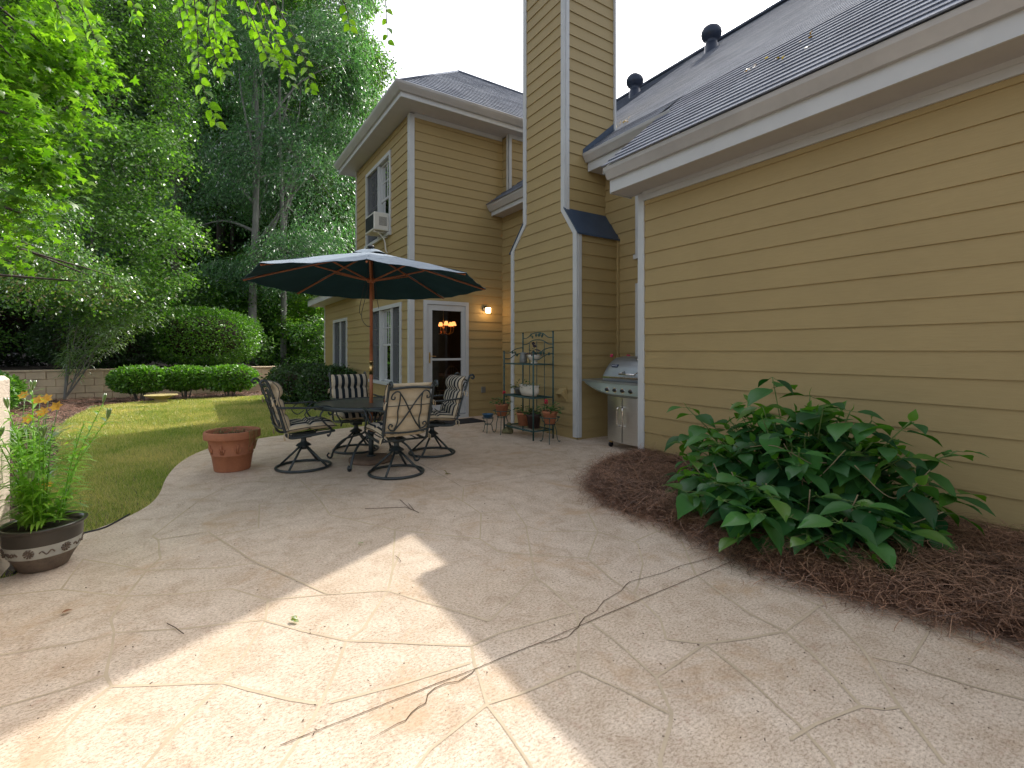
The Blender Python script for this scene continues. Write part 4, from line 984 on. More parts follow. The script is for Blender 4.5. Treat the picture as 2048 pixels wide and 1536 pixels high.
def on_pot(a, z, o=.003): r_ = (.186+(z-.13)*.2+o)*.9; return gp_+Vector((math.cos(a)*r_, math.sin(a)*r_, z*.9))
for fa in (R(-100), R(-45), R(10), R(200), R(-155)):
    for k in range(10):
        b = 2*math.pi*k/10; mb.tube([on_pot(fa+math.cos(b)*.045, .15+math.sin(b)*.009), on_pot(fa+math.cos(b)*.14, .15+math.sin(b)*.028, .004)], [.0028, .0055], 6)
    mb.tube([on_pot(fa, .15, 0), on_pot(fa, .15, .004)], .006, 8)
    P = [on_pot(fa+.26+i*.035, .145+.012*math.sin(i*.9)) for i in range(12)]; mb.tube(P, .0035, 6)
mb.build('flower_relief', M['rawglaze'], bd)
mb = MB(); mb.lathe(K9([(0, .262), (.19, .262)]), gp_, 24); mb.build('soil', M['soil'], GP)

# ---- green iron etagere
RK = empty('plant_rack', (4.2, 6.0, 0), 'green painted iron plant rack with three shelves standing against the chimney', 'plant rack')
mb = MB(); xf, xb, ya, yb = 4.04, 4.40, 5.63, 6.42
def post(x, y, h): mb.tube([(x, y, 0), (x, y, h)], .0125, 8); mb.tube([(x, y, h), (x, y, h+.012)], .016, 8)
post(xf, ya, 1.29); post(xf, yb, 1.29); post(xb, ya, 1.58); post(xb, yb, 1.58); mb.build('frame_post', M['verdigris'], RK) if False else None
mbp = mb
mb = MB()
for (x, y, h) in ((xf, ya, 1.29), (xf, yb, 1.29), (xb, ya, 1.58), (xb, yb, 1.58)):
    q_ = MB(); q_.tube([(x, y, 0), (x, y, h)], .0125, 8); q_.tube([(x, y, h), (x, y, h+.012)], .016, 8); q_.build('post', M['verdigris'], RK)
mb.tube([(xb-.01, ya+.2, .1), (xb-.01, ya+.2, 1.43)], .006, 6); mb.tube([(xb-.01, yb-.2, .1), (xb-.01, yb-.2, 1.43)], .006, 6); mb.tube([(xb-.01, (ya+yb)/2, .1), (xb-.01, (ya+yb)/2, 1.45)], .006, 6)
for zz, amp in ((1.40, .07), (1.50, .08)):
    mb.tube(smoothline([(xb, ya, zz), (xb, ya+.12, zz+.005), (xb, ya+.25, zz+amp*.8), (xb, (ya+yb)/2, zz+amp), (xb, yb-.25, zz+amp*.8), (xb, yb-.12, zz+.005), (xb, yb, zz)], 5), .008, 6)
mb.build('back_panel', M['verdigris'], RK)
def ivy(mb, c, s_, nrm, n=5, seed=0):
    rr = random.Random(seed); nrm = Vector(nrm).normalized(); a = nrm.cross(Vector((0, 0, 1))).normalized(); b = Vector((0, 0, 1))
    for k in range(n):
        o = Vector(c)+a*rr.uniform(-1, 1)*s_*1.6+b*rr.uniform(-.5, .5)*s_; th = rr.uniform(0, 6.28)
        pts = [o+nrm*.004]
        for j in range(10):
            q_ = th+j*2*math.pi/10; r_ = s_*(.62 if j % 2 == 0 else .28); pts.append(o+a*math.cos(q_)*r_+b*math.sin(q_)*r_)
        n_ = len(pts); pts2 = [p-nrm*.006 for p in pts]
        mb.add(pts+pts2, [(0, 1+j, 1+(j+1) % 10) for j in range(10)]+[(n_, n_+1+(j+1) % 10, n_+1+j) for j in range(10)]+[(1+j, n_+1+j, n_+1+(j+1) % 10, 1+(j+1) % 10) for j in range(10)])
mb = MB(); ivy(mb, (xb-.012, (ya+yb)/2-.09, 1.525), .05, (-1, 0, 0), 3, 1); ivy(mb, (xb-.012, (ya+yb)/2+.09, 1.525), .05, (-1, 0, 0), 3, 2); ivy(mb, (xb-.012, (ya+yb)/2, 1.54), .05, (-1, 0, 0), 3, 3); mb.build('ivy_ornament', M['verdigris'], RK)
for y in (ya, yb):
    mb = MB()
    for zz in (1.18, 1.27): mb.tube(smoothline([(xf, y, zz), (xf+.10, y, zz-.005), (xf+.2, y, zz+.05), (xf+.30, y, zz+.075), (xb, y, zz+.08)], 4), .0075, 6)
    sg = 1 if y == ya else -1
    ivy(mb, (xf+.2, y-.012, 1.255), .05, (0, -1, 0), 3, 5 if y == ya else 6); mb.build('side_panel', M['verdigris'], RK)
for zz in (1.10, .61, .13):
    mb = MB(); mb.tube([(xf, ya, zz), (xf, yb, zz)], .009, 6); mb.tube([(xb, ya, zz), (xb, yb, zz)], .009, 6); mb.tube([(xf, ya, zz), (xb, ya, zz)], .009, 6); mb.tube([(xf, yb, zz), (xb, yb, zz)], .009, 6)
    mb.tube(smoothline([(xf, ya, zz-.004), (xf-.03, (ya+yb)/2, zz-.004), (xf, yb, zz-.004)], 6), .007, 6)
    for i in range(1, 14): mb.tube([(xf, ya+(yb-ya)*i/14, zz), (xb, ya+(yb-ya)*i/14, zz)], .0035, 5)
    mb.build('shelf', M['verdigris'], RK)

# leafy helper
def leaf_tmpl(kind):
    """leaf lying along +x, normal +z, length 1.  returns verts, quads"""
    if kind == 'rhomb': return np.array([(0, 0, 0), (.5, -.27, .03), (1, 0, -.06), (.5, .27, .03)]), np.array([[0, 1, 2, 3]])
    if kind == 'narrow': return np.array([(0, 0, 0), (.5, -.13, .02), (1, 0, -.10), (.5, .13, .02)]), np.array([[0, 1, 2, 3]])
    if kind == 'ovate':
        X = [0, .18, .42, .70, 1.0]; Wd = [.02, .24, .33, .24, .0]; Zc = [0, .03, .03, -.03, -.15]
        V = []
        for x, w_, z in zip(X, Wd, Zc): V += [(x, -w_, z+.28*w_), (x, 0, z), (x, w_, z+.28*w_)]
        F = []
        for i in range(4): F += [[3*i, 3*i+1, 3*i+4, 3*i+3], [3*i+1, 3*i+2, 3*i+5, 3*i+4]]
        return np.array(V), np.array(F)
    if kind == 'blade':
        X = [0, .25, .6, 1.0]; Wd = [.03, .075, .06, .0]; Zc = [0, .06, .03, -.16]; V = []; F = []
        for x, w_, z in zip(X, Wd, Zc): V += [(x, -w_, z), (x, w_, z)]
        for i in range(3): F.append([2*i, 2*i+1, 2*i+3, 2*i+2])
        return np.array(V), np.array(F)
    if kind == 'star':
        V = [(0, 0, 0)]; F = []
        for k in range(5):
            a = R(-108+54*k); L = (1, .95, 1.15, .95, 1)[k]*.75; c_, s_ = math.cos(a), math.sin(a); n = len(V)
            for (x, y, z) in ((.42*L, -.17, .0), (L, 0, -.10), (.42*L, .17, .0)): V.append((x*c_-y*s_+.15, x*s_+y*c_, z))
            F.append([0, n, n+1, n+2])
        return np.array(V), np.array(F)
def scatter(tV, tF, P, A, N, S):
    """P (n,3) positions, A leaf axes, N approx normals, S sizes"""
    A = A/np.linalg.norm(A, axis=1, keepdims=True); B = np.cross(N, A); nb = np.linalg.norm(B, axis=1, keepdims=True); B = B/np.maximum(nb, 1e-6); C = np.cross(A, B)
    m = len(tV); n = len(P)
    V = P[:, None, :]+S[:, None, None]*(tV[None, :, 0:1]*A[:, None, :]+tV[None, :, 1:2]*B[:, None, :]+tV[None, :, 2:3]*C[:, None, :])
    F = tF[None]+(np.arange(n)*m)[:, None, None]
    return V.reshape(-1, 3), F.reshape(-1, tF.shape[1])
def leaves(name, kind, P, A, N, S, mt, parent=None, smooth=False):
    tV, tF = leaf_tmpl(kind); V, F = scatter(tV, tF, np.array(P, float), np.array(A, float), np.array(N, float), np.array(S, float)); return mkobj(name, V, F, mt, parent, smooth=smooth)
M['geran'] = leafmat('geranium_leaf', (.035, .08, .02), (.08, .16, .04), .3, .5, .3)
M['red'] = mat('red_petal', (.45, .015, .04), .6, var=.3, scale=60); M['pink'] = mat('pink_petal', (.60, .04, .12), .6, var=.3, scale=60)
def bush_leaves(c, r_, n, size, rr, kind='rhomb', mt=None, parent=None, name='foliage', flat=.8):
    P = []; A = []; N = []; S = []
    for k in range(n):
        d = Vector((rr.gauss(0, 1), rr.gauss(0, 1), abs(rr.gauss(0, .8)))).normalized(); q_ = Vector(c)+Vector((d.x, d.y, d.z*flat))*r_*rr.uniform(.35, 1)
        P.append(q_); A.append(Vector((d.x, d.y, rr.uniform(-.5, .3)))); N.append(Vector((rr.uniform(-.5, .5), rr.uniform(-.5, .5), 1))); S.append(size*rr.uniform(.7, 1.3))
    return leaves(name, kind, P, A, N, S, mt or M['geran'], parent)
def potted(name, p, rt, rb, h, potm, label, n=60, size=.06, r_=.13, flowers=(), flm=None, cat='potted plant', stems=True, mt=None, kind='rhomb', seed=1, prof=None):
    rr = random.Random(seed); p = Vector(p); root = empty(name, p, label, cat)
    mb = MB(); pr = prof or [(0, 0), (rb, 0), (rt-.012, h-.035), (rt-.004, h-.033), (rt, h-.028), (rt, h-.003), (rt-.004, h), (rt-.012, h), (rt-.016, h-.03)]
    mb.lathe(pr, p, 24); mb.build('pot', potm, root)
    mb = MB(); mb.lathe([(0, h-.02), (rt-.012, h-.02)], p, 16); mb.build('soil', M['soil'], root)
    if n: bush_leaves(p+Vector((0, 0, h+.0)), r_, n, size, rr, kind, mt, root)
    if flowers:
        for (dx, dy, dz) in flowers:
            mb = MB(); c_ = p+Vector((dx, dy, dz)); mb.tube([p+Vector((dx*.3, dy*.3, h-.02)), c_], .0025, 5); mb.build('flower_stem', M['geran'], root)
            mb = MB()
            for k in range(12):
                d = Vector((rr.gauss(0, 1), rr.gauss(0, 1), rr.gauss(0, 1))).normalized()*.018; mb.lathe([(0, -.010), (.012, -.004), (.012, .004), (0, .010)], c_+d, 6)
            mb.build('flower', flm or M['red'], root)
    return root
# things on the rack
M['browpot'] = mat('dark_brown_pot', (.045, .025, .022), .45); M['whitecer'] = mat('white_ceramic', (.62, .58, .50), .4, var=.08, coat=.3); M['zinc'] = mat('zinc_grey', (.20, .21, .20), .5, metal=.5, var=.2); M['purple'] = leafmat('dark_purple_leaf', (.03, .02, .035), (.06, .05, .07), .2, .4, .3)
potted('potted_plant', (4.22, 6.14, .145), .115, .075, .20, M['terra'], 'terracotta pot of leafy green plant on the lowest rack shelf, left side', 55, .07, .15, seed=3)
potted('potted_plant', (4.20, 5.84, .145), .115, .085, .21, M['browpot'], 'dark brown pot of leafy plant on the lowest rack shelf beside the terracotta one', 45, .07, .14, seed=4)
# white oblong planter
q = Vector((4.17, 5.92, .622)); WP = empty('white_planter', q, 'white oblong scalloped ceramic planter on the middle rack shelf', 'planter')
mb = MB(); n_ = 40; Vv = []; 
pr = [(.3, 0), (.75, .005), (.95, .05), (1.0, .09), (.93, .125), (1.02, .14), (.95, .145), (.88, .12)]
for (f, z) in pr:
    for k in range(n_):
        a = 2*math.pi*k/n_; e = 1+.05*math.cos(10*a)*(z > .1); Vv.append((q.x+.095*f*e*math.cos(a), q.y+.22*f*e*math.sin(a), q.z+z+.02*abs(math.sin(a))*(z > .1)))
mb.add(Vv, [(i*n_+k, i*n_+(k+1) % n_, (i+1)*n_+(k+1) % n_, (i+1)*n_+k) for i in range(len(pr)-1) for k in range(n_)]+[tuple(range(n_))[::-1]], True); mb.build('pot', M['whitecer'], WP)
bush_leaves(q+Vector((0, -.05, .13)), .14, 50, .05, random.Random(5), 'blade', None, WP); bush_leaves(q+Vector((0, .12, .13)), .13, 50, .05, random.Random(6), 'rhomb', None, WP)
potted('potted_plant', (4.22, 6.28, .622), .07, .05, .10, M['zinc'], 'small trailing plant in a grey pot at the left end of the middle shelf', 60, .055, .14, seed=8, flat=1) if False else potted('potted_plant', (4.22, 6.28, .622), .07, .05, .10, M['zinc'], 'small trailing plant in a grey pot at the left end of the middle shelf', 60, .055, .14, seed=8)
# pitcher on the top shelf
q = Vector((4.2, 6.12, 1.11)); PT = empty('metal_pitcher', q, 'grey metal pitcher on the top rack shelf', 'pitcher')
mb = MB(); mb.lathe([(0, 0), (.055, 0), (.06, .02), (.055, .10), (.045, .14), (.05, .165), (.046, .165), (.04, .14)], q, 24); mb.build('body', M['zinc'], PT)
mb = MB(); mb.tube(smoothline([q+Vector((0, -.05, .15)), q+Vector((0, -.10, .14)), q+Vector((0, -.105, .08)), q+Vector((0, -.058, .03))], 5), .005, 6); mb.build('handle', M['zinc'], PT)
potted('potted_plant', (4.2, 5.83, 1.11), .10, .05, .13, M['whitecer'], 'pale footed bowl with dark purple leaved plant on the top rack shelf', 50, .06, .14, mt=M['purple'], seed=9, prof=[(0, 0), (.055, 0), (.05, .02), (.03, .03), (.06, .05), (.095, .09), (.10, .13), (.09, .128)], flowers=[(0, .02, .30), (-.03, -.05, .26)], flm=M['purple'])
# plant stands
def stand(p, h, r_, label):
    p = Vector(p); s_ = empty('plant_stand', p, label, 'plant stand'); mb = MB(); mb.ring(p+Vector((0, 0, h)), r_, .006, 28, 6); mb.ring(p+Vector((0, 0, h-.10)), r_*.55, .005, 24, 6); mb.build('ring', M['verdigris'], s_)
    for k in range(3):
        a = R(90+120*k+20); ca, sa = math.cos(a), math.sin(a); mb = MB()
        mb.tube(smoothline([(p.x+r_*ca, p.y+r_*sa, h), (p.x+r_*.86*ca, p.y+r_*.86*sa, h-.06), (p.x+r_*.55*ca, p.y+r_*.55*sa, h-.10), (p.x+r_*.75*ca, p.y+r_*.75*sa, h*.45), (p.x+r_*.85*ca, p.y+r_*.85*sa, .05), (p.x+r_*1.05*ca, p.y+r_*1.05*sa, .004), (p.x+r_*1.2*ca, p.y+r_*1.2*sa, .012)], 4), .0055, 6); mb.build('leg', M['verdigris'], s_)
    return s_
s1 = G(1104, 886); stand((s1.x, s1.y+.05, 0), .36, .14, 'wrought iron plant stand right of the rack holding a red geranium')
potted('potted_geranium', (s1.x, s1.y+.05, .26), .115, .07, .19, M['terra'], 'terracotta pot with red geranium in the stand right of the rack', 90, .065, .17, [(-.05, .02, .33), (-.02, .06, .30)], seed=12)
s2 = G(1004, 868); stand((s2.x+.03, s2.y+.05, 0), .36, .14, 'wrought iron plant stand left of the rack near the door')
potted('potted_geranium', (s2.x+.03, s2.y+.05, .28), .115, .07, .19, M['terra'], 'terracotta pot with red geranium in the stand left of the rack', 80, .06, .17, [(.0, -.06, .37)], seed=13)
s3 = Vector((3.86, 6.62, 0)); M['blue'] = mat('blue_enamel', (.02, .09, .17), .35)
BS = stand((s3.x, s3.y, 0), .23, .09, 'low wire plant stand carrying a blue bowl beside the rack')
B_ = empty('blue_bowl', (s3.x, s3.y, .235), 'small blue bowl on the low stand left of the rack', 'bowl'); mb = MB(); mb.lathe([(0, 0), (.07, 0), (.085, .05), (.092, .052), (.092, .06), (.08, .06), (.07, .02)], (s3.x, s3.y, .235), 24); mb.build('bowl_body', M['blue'], B_)
s4 = G(1016, 866); M['moss'] = mat('mossy_stone', (.16, .15, .07), .9, var=.5, scale=30, bs=.6)
OS = empty('garden_ornament', s4, 'small mossy stone ornament on the patio at the foot of the rack', 'ornament'); mb = MB()
mb.lathe([(0, 0), (.085, .0), (.09, .03), (.075, .06), (.055, .085), (.03, .10), (0, .105)], s4, 14, fn=lambda r_, z, t: r_*(1+.15*math.sin(3*t+z*30))); mb.build('stone_base', M['moss'], OS)
mb = MB(); mb.lathe([(0, .09), (.03, .10), (.042, .13), (.03, .16), (0, .17)], s4+Vector((.02, 0, 0)), 12); mb.build('stone_head', M['moss'], OS)

# ---- grill
GR = empty('gas_grill', (4.95, 4.45, 0), 'stainless steel gas grill with grey hood tucked in the recess beside the chimney', 'grill')
gx0, gy0, gy1 = 4.62, 4.10, 4.77
mb = MB(); n_ = 14
P = [(gx0+.05-.05*math.sin(math.pi*i/n_), gy0+(gy1-gy0)*i/n_) for i in range(n_+1)]+[(gx0+.50, gy1), (gx0+.50, gy0)]
mb.prism(P, .09, .69); cab = mb.build('cabinet', M['steel'], GR)
mb = MB(); ym = (gy0+gy1)/2+.02; mb.box(gx0-.006, gx0+.004, ym-.0022, ym+.0022, .10, .685); mb.build('door_gap', M['blackp'], cab)
for s_ in (1, -1):
    mb = MB(); y = ym+s_*.035; mb.tube(smoothline([(gx0+.004, y, .31), (gx0-.04, y+s_*.006, .33), (gx0-.045, y+s_*.012, .38), (gx0-.045, y+s_*.012, .50), (gx0-.04, y+s_*.006, .55), (gx0+.004, y, .57)], 4), .0085, 8); mb.build('door_handle', M['chrome'], cab)
mb = MB()   # control panel, lower edge curved, tapering to the side shelf
prf = []
for i in range(17):
    y = gy0-.03+(5.20-gy0+.03)*i/16; s_ = max(0, (y-4.55)/.65); zl = .70+.135*s_**1.6; prf.append((y, zl))
V = []
for (y, zl) in prf:
    s_ = max(0, (y-4.77)/.43); xf_ = gx0-.06+.06*s_*s_
    V += [(xf_, y, .865), (xf_-.012+.02*s_, y, zl+.03), (xf_+.03, y, zl), (gx0+.3, y, zl+.02)]
mb.add(V, [(4*i+j, 4*i+4+j, 4*i+5+j, 4*i+1+j) for i in range(16) for j in range(3)], False); n4 = len(prf)-1
mb.add([V[4*n4], V[4*n4+1], V[4*n4+2], V[4*n4+3], (gx0+.3, 5.20, .865)], [(0, 1, 2, 3, 4)]); mb.build('control_panel', mat('greenish_steel', (.33, .38, .35), .35, metal=.6, var=.06), GR)
mb = MB(); sh = [(gx0-.065, gy0-.02), (gx0-.072, 4.6), (gx0-.06, 4.85), (gx0-.01, 5.22), (gx0+.10, 5.25), (gx0+.46, 5.25), (gx0+.50, 5.2), (gx0+.50, gy0-.02)]; mb.prism(sh, .866, .895); mb.build('side_shelf', M['greysteel'], GR)
def yk(px, x): # Y on the plane X=x seen at px
    d = (px-1024)/FPX; return x*(RT.x-d*FW.x)/(d*FW.y-RT.y)
for px in (1215, 1230, 1245.5, 1261.7):
    y = yk(px, gx0-.07); mb = MB(); V = Vector((gx0-.068, y, .785))
    mb.tube([V+Vector((.005, 0, 0)), V+Vector((-.012, 0, 0))], .031, 16); mb.build('knob_bezel', M['chrome'], GR)
    mb = MB(); mb.tube([V+Vector((-.012, 0, 0)), V+Vector((-.034, 0, 0))], [.024, .019], 14); mb.build('knob', M['blackp'], GR)
# hood: rounded lid swept along Y
hp = [(gx0-.02, .90), (gx0-.03, .935), (gx0-.025, .975), (gx0+.01, 1.05), (gx0+.07, 1.13), (gx0+.15, 1.195), (gx0+.25, 1.225), (gx0+.36, 1.215), (gx0+.45, 1.15), (gx0+.50, 1.02), (gx0+.50, .90)]
hp = [(p.x, p.y) for p in smoothline(hp, 3)]; V = []; ysn = [(gy0+.02, .0), (gy0+.03, .96), (gy0+.07, 1.0), (gy1-.09, 1.0), (gy1-.03, .97), (gy1+.005, .90), (gy1+.015, .8)]
cx_ = gx0+.24
for (y, k) in ysn[1:]:
    for (x, z) in hp: V.append((cx_+(x-cx_)*(.97+.03*k), y, .90+(z-.90)*k))
m_ = len(hp); mb = MB(); mb.add(V, [(i*m_+j, i*m_+j+1, (i+1)*m_+j+1, (i+1)*m_+j) for i in range(len(ysn)-2) for j in range(m_-1)], True)
mb.add(V[:m_], [tuple(range(m_))]); mb.add(V[-m_:], [tuple(range(m_))[::-1]]); hood = mb.build('hood', M['greysteel'], GR)
mb = MB(); mb.bbox(gx0-.045, gx0-.02, gy0+.02, gy1+.012, .935, .958, .004); mb.build('hood_trim', M['chrome'], hood)
mb = MB(); mb.tube([(gx0-.085, gy0+.06, 1.0), (gx0-.085, gy0+.33, 1.0)], .011, 10); mb.tube([(gx0-.085, gy0+.32, 1.0), (gx0+.0, gy0+.31, 1.03)], .008, 8); mb.tube([(gx0-.085, gy0+.07, 1.0), (gx0+.0, gy0+.08, 1.03)], .008, 8); mb.build('hood_handle', M['chrome'], hood)
mb = MB(); bz = Vector((gx0+.040, 4.62, 1.095)); e1 = Vector((0, 1, 0)); e2 = Vector((.085, 0, .10)).normalized(); e3 = Vector((-.10, 0, .085)).normalized()
V = [bz+e1*a*.055+e2*b*.02+e3*c for c in (0, .012) for (a, b) in ((-1, -1), (1, -1), (1, 1), (-1, 1))]; mb.add(V, [(0,3,2,1),(4,5,6,7),(0,1,5,4),(1,2,6,5),(2,3,7,6),(3,0,4,7)]); bdg = mb.build('badge', mat('badge_blue', (.02, .035, .08), .3), hood)
mb = MB()
for i in range(5):
    c0 = bz+e1*(.036-.018*i)+e3*.014; mb.tube([c0-e2*.009, c0+e2*.009+e1*.004], .0028, 5)
    mb.tube([c0-e2*.009, c0-e2*.009-e1*.008], .0025, 5)
mb.build('badge_lettering', M['white'], bdg)
mb = MB(); tg = Vector((gx0+.12, 4.28, 1.178)); mb.lathe([(0, 0), (.03, 0), (.032, .012), (.028, .018), (0, .02)], tg, 18); mb.build('thermometer', M['chrome'], hood)
for (x, y) in ((gx0+.06, 4.72), (gx0+.06, 4.16), (gx0+.44, 4.72), (gx0+.44, 4.16)):
    mb = MB(); mb.tube([(x, y-.012, .035), (x, y+.012, .035)], .035, 18); wl = mb.build('wheel', M['blackp'], GR)
    mb = MB(); mb.bbox(x-.012, x+.02, y-.02, y+.02, .06, .092, .004); mb.build('caster_fork', M['brass'], wl)
potted('potted_geranium', (5.18, 5.02, .896), .07, .05, .12, M['terra'], 'potted geranium with pink blooms standing behind the grill hood', 70, .055, .15, [(-.12, .06, .33), (-.02, -.17, .34)], M['pink'], seed=21)

# ---- wall lamp
LP = empty('wall_lamp', (4.84, 8.40, 2.11), 'lit lantern style wall lamp beside the glass door', 'wall lamp')
mb = MB(); mb.tube([(4.815, 8.395, 2.14), (4.815, 8.355, 2.14)], .052, 20); mb.tube([(4.815, 8.36, 2.15), (4.83, 8.31, 2.175)], .012, 8); mb.lathe([(.01, .065), (.05, .06), (.056, .048)], (4.84, 8.29, 2.11), 16); mb.build('bracket', M['blackp'], LP)
M['glow'] = emit('lamp_glow', (1.0, .62, .28), 7.0)
mb = MB(); mb.lathe([(.0, -.055), (.045, -.055), (.054, -.03), (.055, .04), (.05, .047)], (4.84, 8.29, 2.11), 12, smooth=False); mb.build('glass_shade', M['glow'], LP)
mb = MB()
for k in range(6):
    a = R(60*k+10); mb.tube([(4.84+.056*math.cos(a), 8.29+.056*math.sin(a), 2.06), (4.84+.058*math.cos(a), 8.29+.058*math.sin(a), 2.155)], .003, 5)
mb.build('cage', M['blackp'], LP)
pl = bpy.data.lights.new('lamp_bulb', 'POINT'); pl.energy = 1.0; pl.color = (1, .55, .2); pl.shadow_soft_size = .06; plo = bpy.data.objects.new('lamp_bulb', pl); col.objects.link(plo); plo.parent = LP; plo.location = Vector((4.84, 8.20, 2.11))-LP.location

# ---- chandelier, chair and table behind the glass
CD = empty('chandelier', (4.62, 10.0, 1.95), 'chandelier with small lit orange shades seen through the glass door', 'chandelier')
M['shade'] = emit('shade_glow', (1.0, .36, .10), 1.3)
cc_ = Vector((4.66, 10.0, 1.80)); mb = MB(); mb.tube([cc_+Vector((0, 0, -.12)), cc_+Vector((0, 0, .65))], .008, 8); mb.lathe([(0, -.14), (.03, -.10), (.02, -.02), (.035, .05), (0, .1)], cc_, 12)
for k in range(6):
    a = R(60*k+20); ca, sa = math.cos(a), math.sin(a); mb.tube(smoothline([tuple(cc_+Vector((0, 0, -.02))), tuple(cc_+Vector((.1*ca, .1*sa, -.12))), tuple(cc_+Vector((.22*ca, .22*sa, -.08))), tuple(cc_+Vector((.24*ca, .24*sa, .04)))], 5), .006, 6)
mb.build('arm', M['brass'], CD)
for k in range(6):
    a = R(60*k+20); mb = MB(); mb.lathe([(.062, .07), (.03, .16)], cc_+Vector((.24*math.cos(a), .24*math.sin(a), 0)), 14); mb.build('lamp_shade', M['shade'], CD)
M['oak'] = mat('oak_wood', (.16, .08, .04), .5)
WC = empty('wooden_chair', (4.45, 9.35, 0), 'spindle back wooden chair dimly seen through the lower door glass', 'chair')
mb = MB(); mb.lathe([(0, .44), (.21, .44), (.22, .455), (0, .465)], (4.45, 9.35, 0), 20); mb.build('seat', M['oak'], WC)
mb = MB(); bx_ = 4.45
arc = [(bx_-.2+.4*i/10, 9.14, .46+.52*math.sin(math.pi*(.08+.84*i/10))**.5) for i in range(11)]; mb.tube(arc, .012, 8)
for i in range(2, 9): mb.tube([(bx_-.16+.32*(i-2)/6, 9.16, .46), (arc[i][0], 9.14, arc[i][2])], .006, 6)
mb.build('backrest', M['oak'], WC)
for (x, y) in ((-.15, -.15), (.15, -.15), (-.15, .15), (.15, .15)): mb = MB(); mb.tube([(bx_+x*.8, 9.35+y*.8, .44), (bx_+x*1.2, 9.35+y*1.2, .01)], .014, 8); mb.build('leg', M['oak'], WC)
DT = empty('dining_table', (4.4, 10.2, 0), 'wooden dining table dimly seen behind the door glass under the chandelier', 'table')
mb = MB(); mb.bbox(3.95, 4.95, 9.6, 10.9, .72, .75, .006); mb.build('tabletop', M['oak'], DT)
for (x, y) in ((4.05, 9.7), (4.85, 9.7), (4.05, 10.8), (4.85, 10.8)): mb = MB(); mb.box(x-.03, x+.03, y-.03, y+.03, .01, .72); mb.build('leg', M['oak'], DT)

# ---- window cooling unit
AC = empty('window_air_conditioner', (3.1, 9.75, 3.70), 'white window air conditioner jutting from the upper floor window on a bracket', 'air conditioner')
ax0, ax1, ay0, ay1, az0, az1 = 2.92, 3.27, 9.50, 10.10, 3.72, 4.08
M['acw'] = mat('air_conditioner_shell', (.62, .60, .53), .45, var=.05)
mb = MB(); mb.bbox(ax0, ax1, ay0, ay1, az0, az1, .012); bodyac = mb.build('casing', M['acw'], AC)
mb = MB(); mb.box(ax0-.004, ax0+.006, ay0+.04, ay1-.04, az0+.04, az1-.04)
mb.build('coil', M['screen'] if False else mat('coil_dark', (.04, .055, .05), .6), bodyac)
mb = MB()
for i in range(16):
    y = ay0+.05+(ay1-ay0-.10)*i/15; mb.box(ax0-.008, ax0-.004, y-.003, y+.003, az0+.04, az1-.04)
for i in range(9):
    z = az0+.10+.02*i; mb.box(3.02, 3.18, ay0-.003, ay0+.001, z, z+.008)
mb.build('grille', M['blackp'], bodyac)
mb = MB(); mb.tube(smoothline([(2.98, 9.62, 3.71), (3.08, 9.62, 3.66), (3.17, 9.62, 3.55), (3.20, 9.62, 3.36), (3.235, 9.62, 3.30)], 4), .016, 8); mb.tube([(3.23, 9.62, 3.62), (3.15, 9.62, 3.60)], .014, 8); mb.tube([(2.94, 9.6, 3.70), (3.24, 9.6, 3.70)], .016, 8); mb.build('support_bracket', M['acw'], AC)
# ---- door mat
mb = MB(); mb.bbox(3.55, 4.40, 7.62, 8.12, .001, .016, .004); o = mb.build('door_mat', mat('black_rubber_mat', (.014, .014, .016), .85, bs=.6, bscale=90)); tag(o, 'black rubber door mat on the patio in front of the glass door', 'door mat')
# ---- stucco wall at the left
M['stucco'] = mat('pale_stucco', (.62, .52, .42), .9, var=.10, scale=7, bs=.9, bscale=55)
mb = MB(); q0 = (-1.28, 1.6, -.1); mb.bbox(-1.30, -1.008, 1.2, 4.33, -.1, 1.143, .025); o = mb.build('stucco_wall', M['stucco']); tag(o, 'pale speckled stucco wall end behind the glazed pot', 'wall')
# black edging strip
mb = MB(); P = [G(*p, 0) for p in ((30, 1150), (120, 1085), (172, 1068), (215, 1056), (262, 1030))]; mb.tube(smoothline([(p.x-.01, p.y+.02, .004) for p in P], 5), .007, 6); tag(mb.build('edging_strip', M['blackp']), 'thin black edging strip curving along the patio rim behind the glazed pot', 'edging')
# fallen bits
M['twig'] = mat('dry_twig', (.10, .065, .045), .8); M['gleaf'] = leafmat('fallen_green_leaf', (.20, .26, .03), (.26, .32, .05), .3)
def twig(lines, label, z=.008, r_=.0022):
    mb = MB()
    for l in lines: mb.tube([tuple(G(*p)+Vector((0, 0, z))) for p in l], r_, 5)
    tag(mb.build('fallen_twig', M['twig']), label, 'twig')
twig([[(730, 1019), (760, 1018), (812, 1016), (838, 1027)], [(800, 1001), (812, 1012), (822, 1021)], [(817, 1009), (828, 1022)]], 'thin forked twig lying on the patio beyond the sunlit patch')
twig([[(334, 1250), (350, 1258), (367, 1271)]], 'short bent twig lying on the patio below the glazed pot')
twig([[(791, 1114), (798, 1119), (802, 1126)]], 'tiny curved twig inside the sunlit patch', r_=.0015)
def fallen(px, py, s_, label, mt, k=2):
    p = G(px, py)+Vector((0, 0, .008)); rr = random.Random(px); P = [p+Vector((rr.uniform(-.01, .01), rr.uniform(-.01, .01), .004*i)) for i in range(k)]
    A = [Vector((rr.uniform(-1, 1), rr.uniform(-1, 1), .15)) for _ in range(k)]; o = leaves('fallen_leaf', 'ovate', P, A, [Vector((rr.uniform(-.4, .4), rr.uniform(-.4, .4), 1)) for _ in range(k)], [s_]*k, mt); tag(o, label, 'leaf')
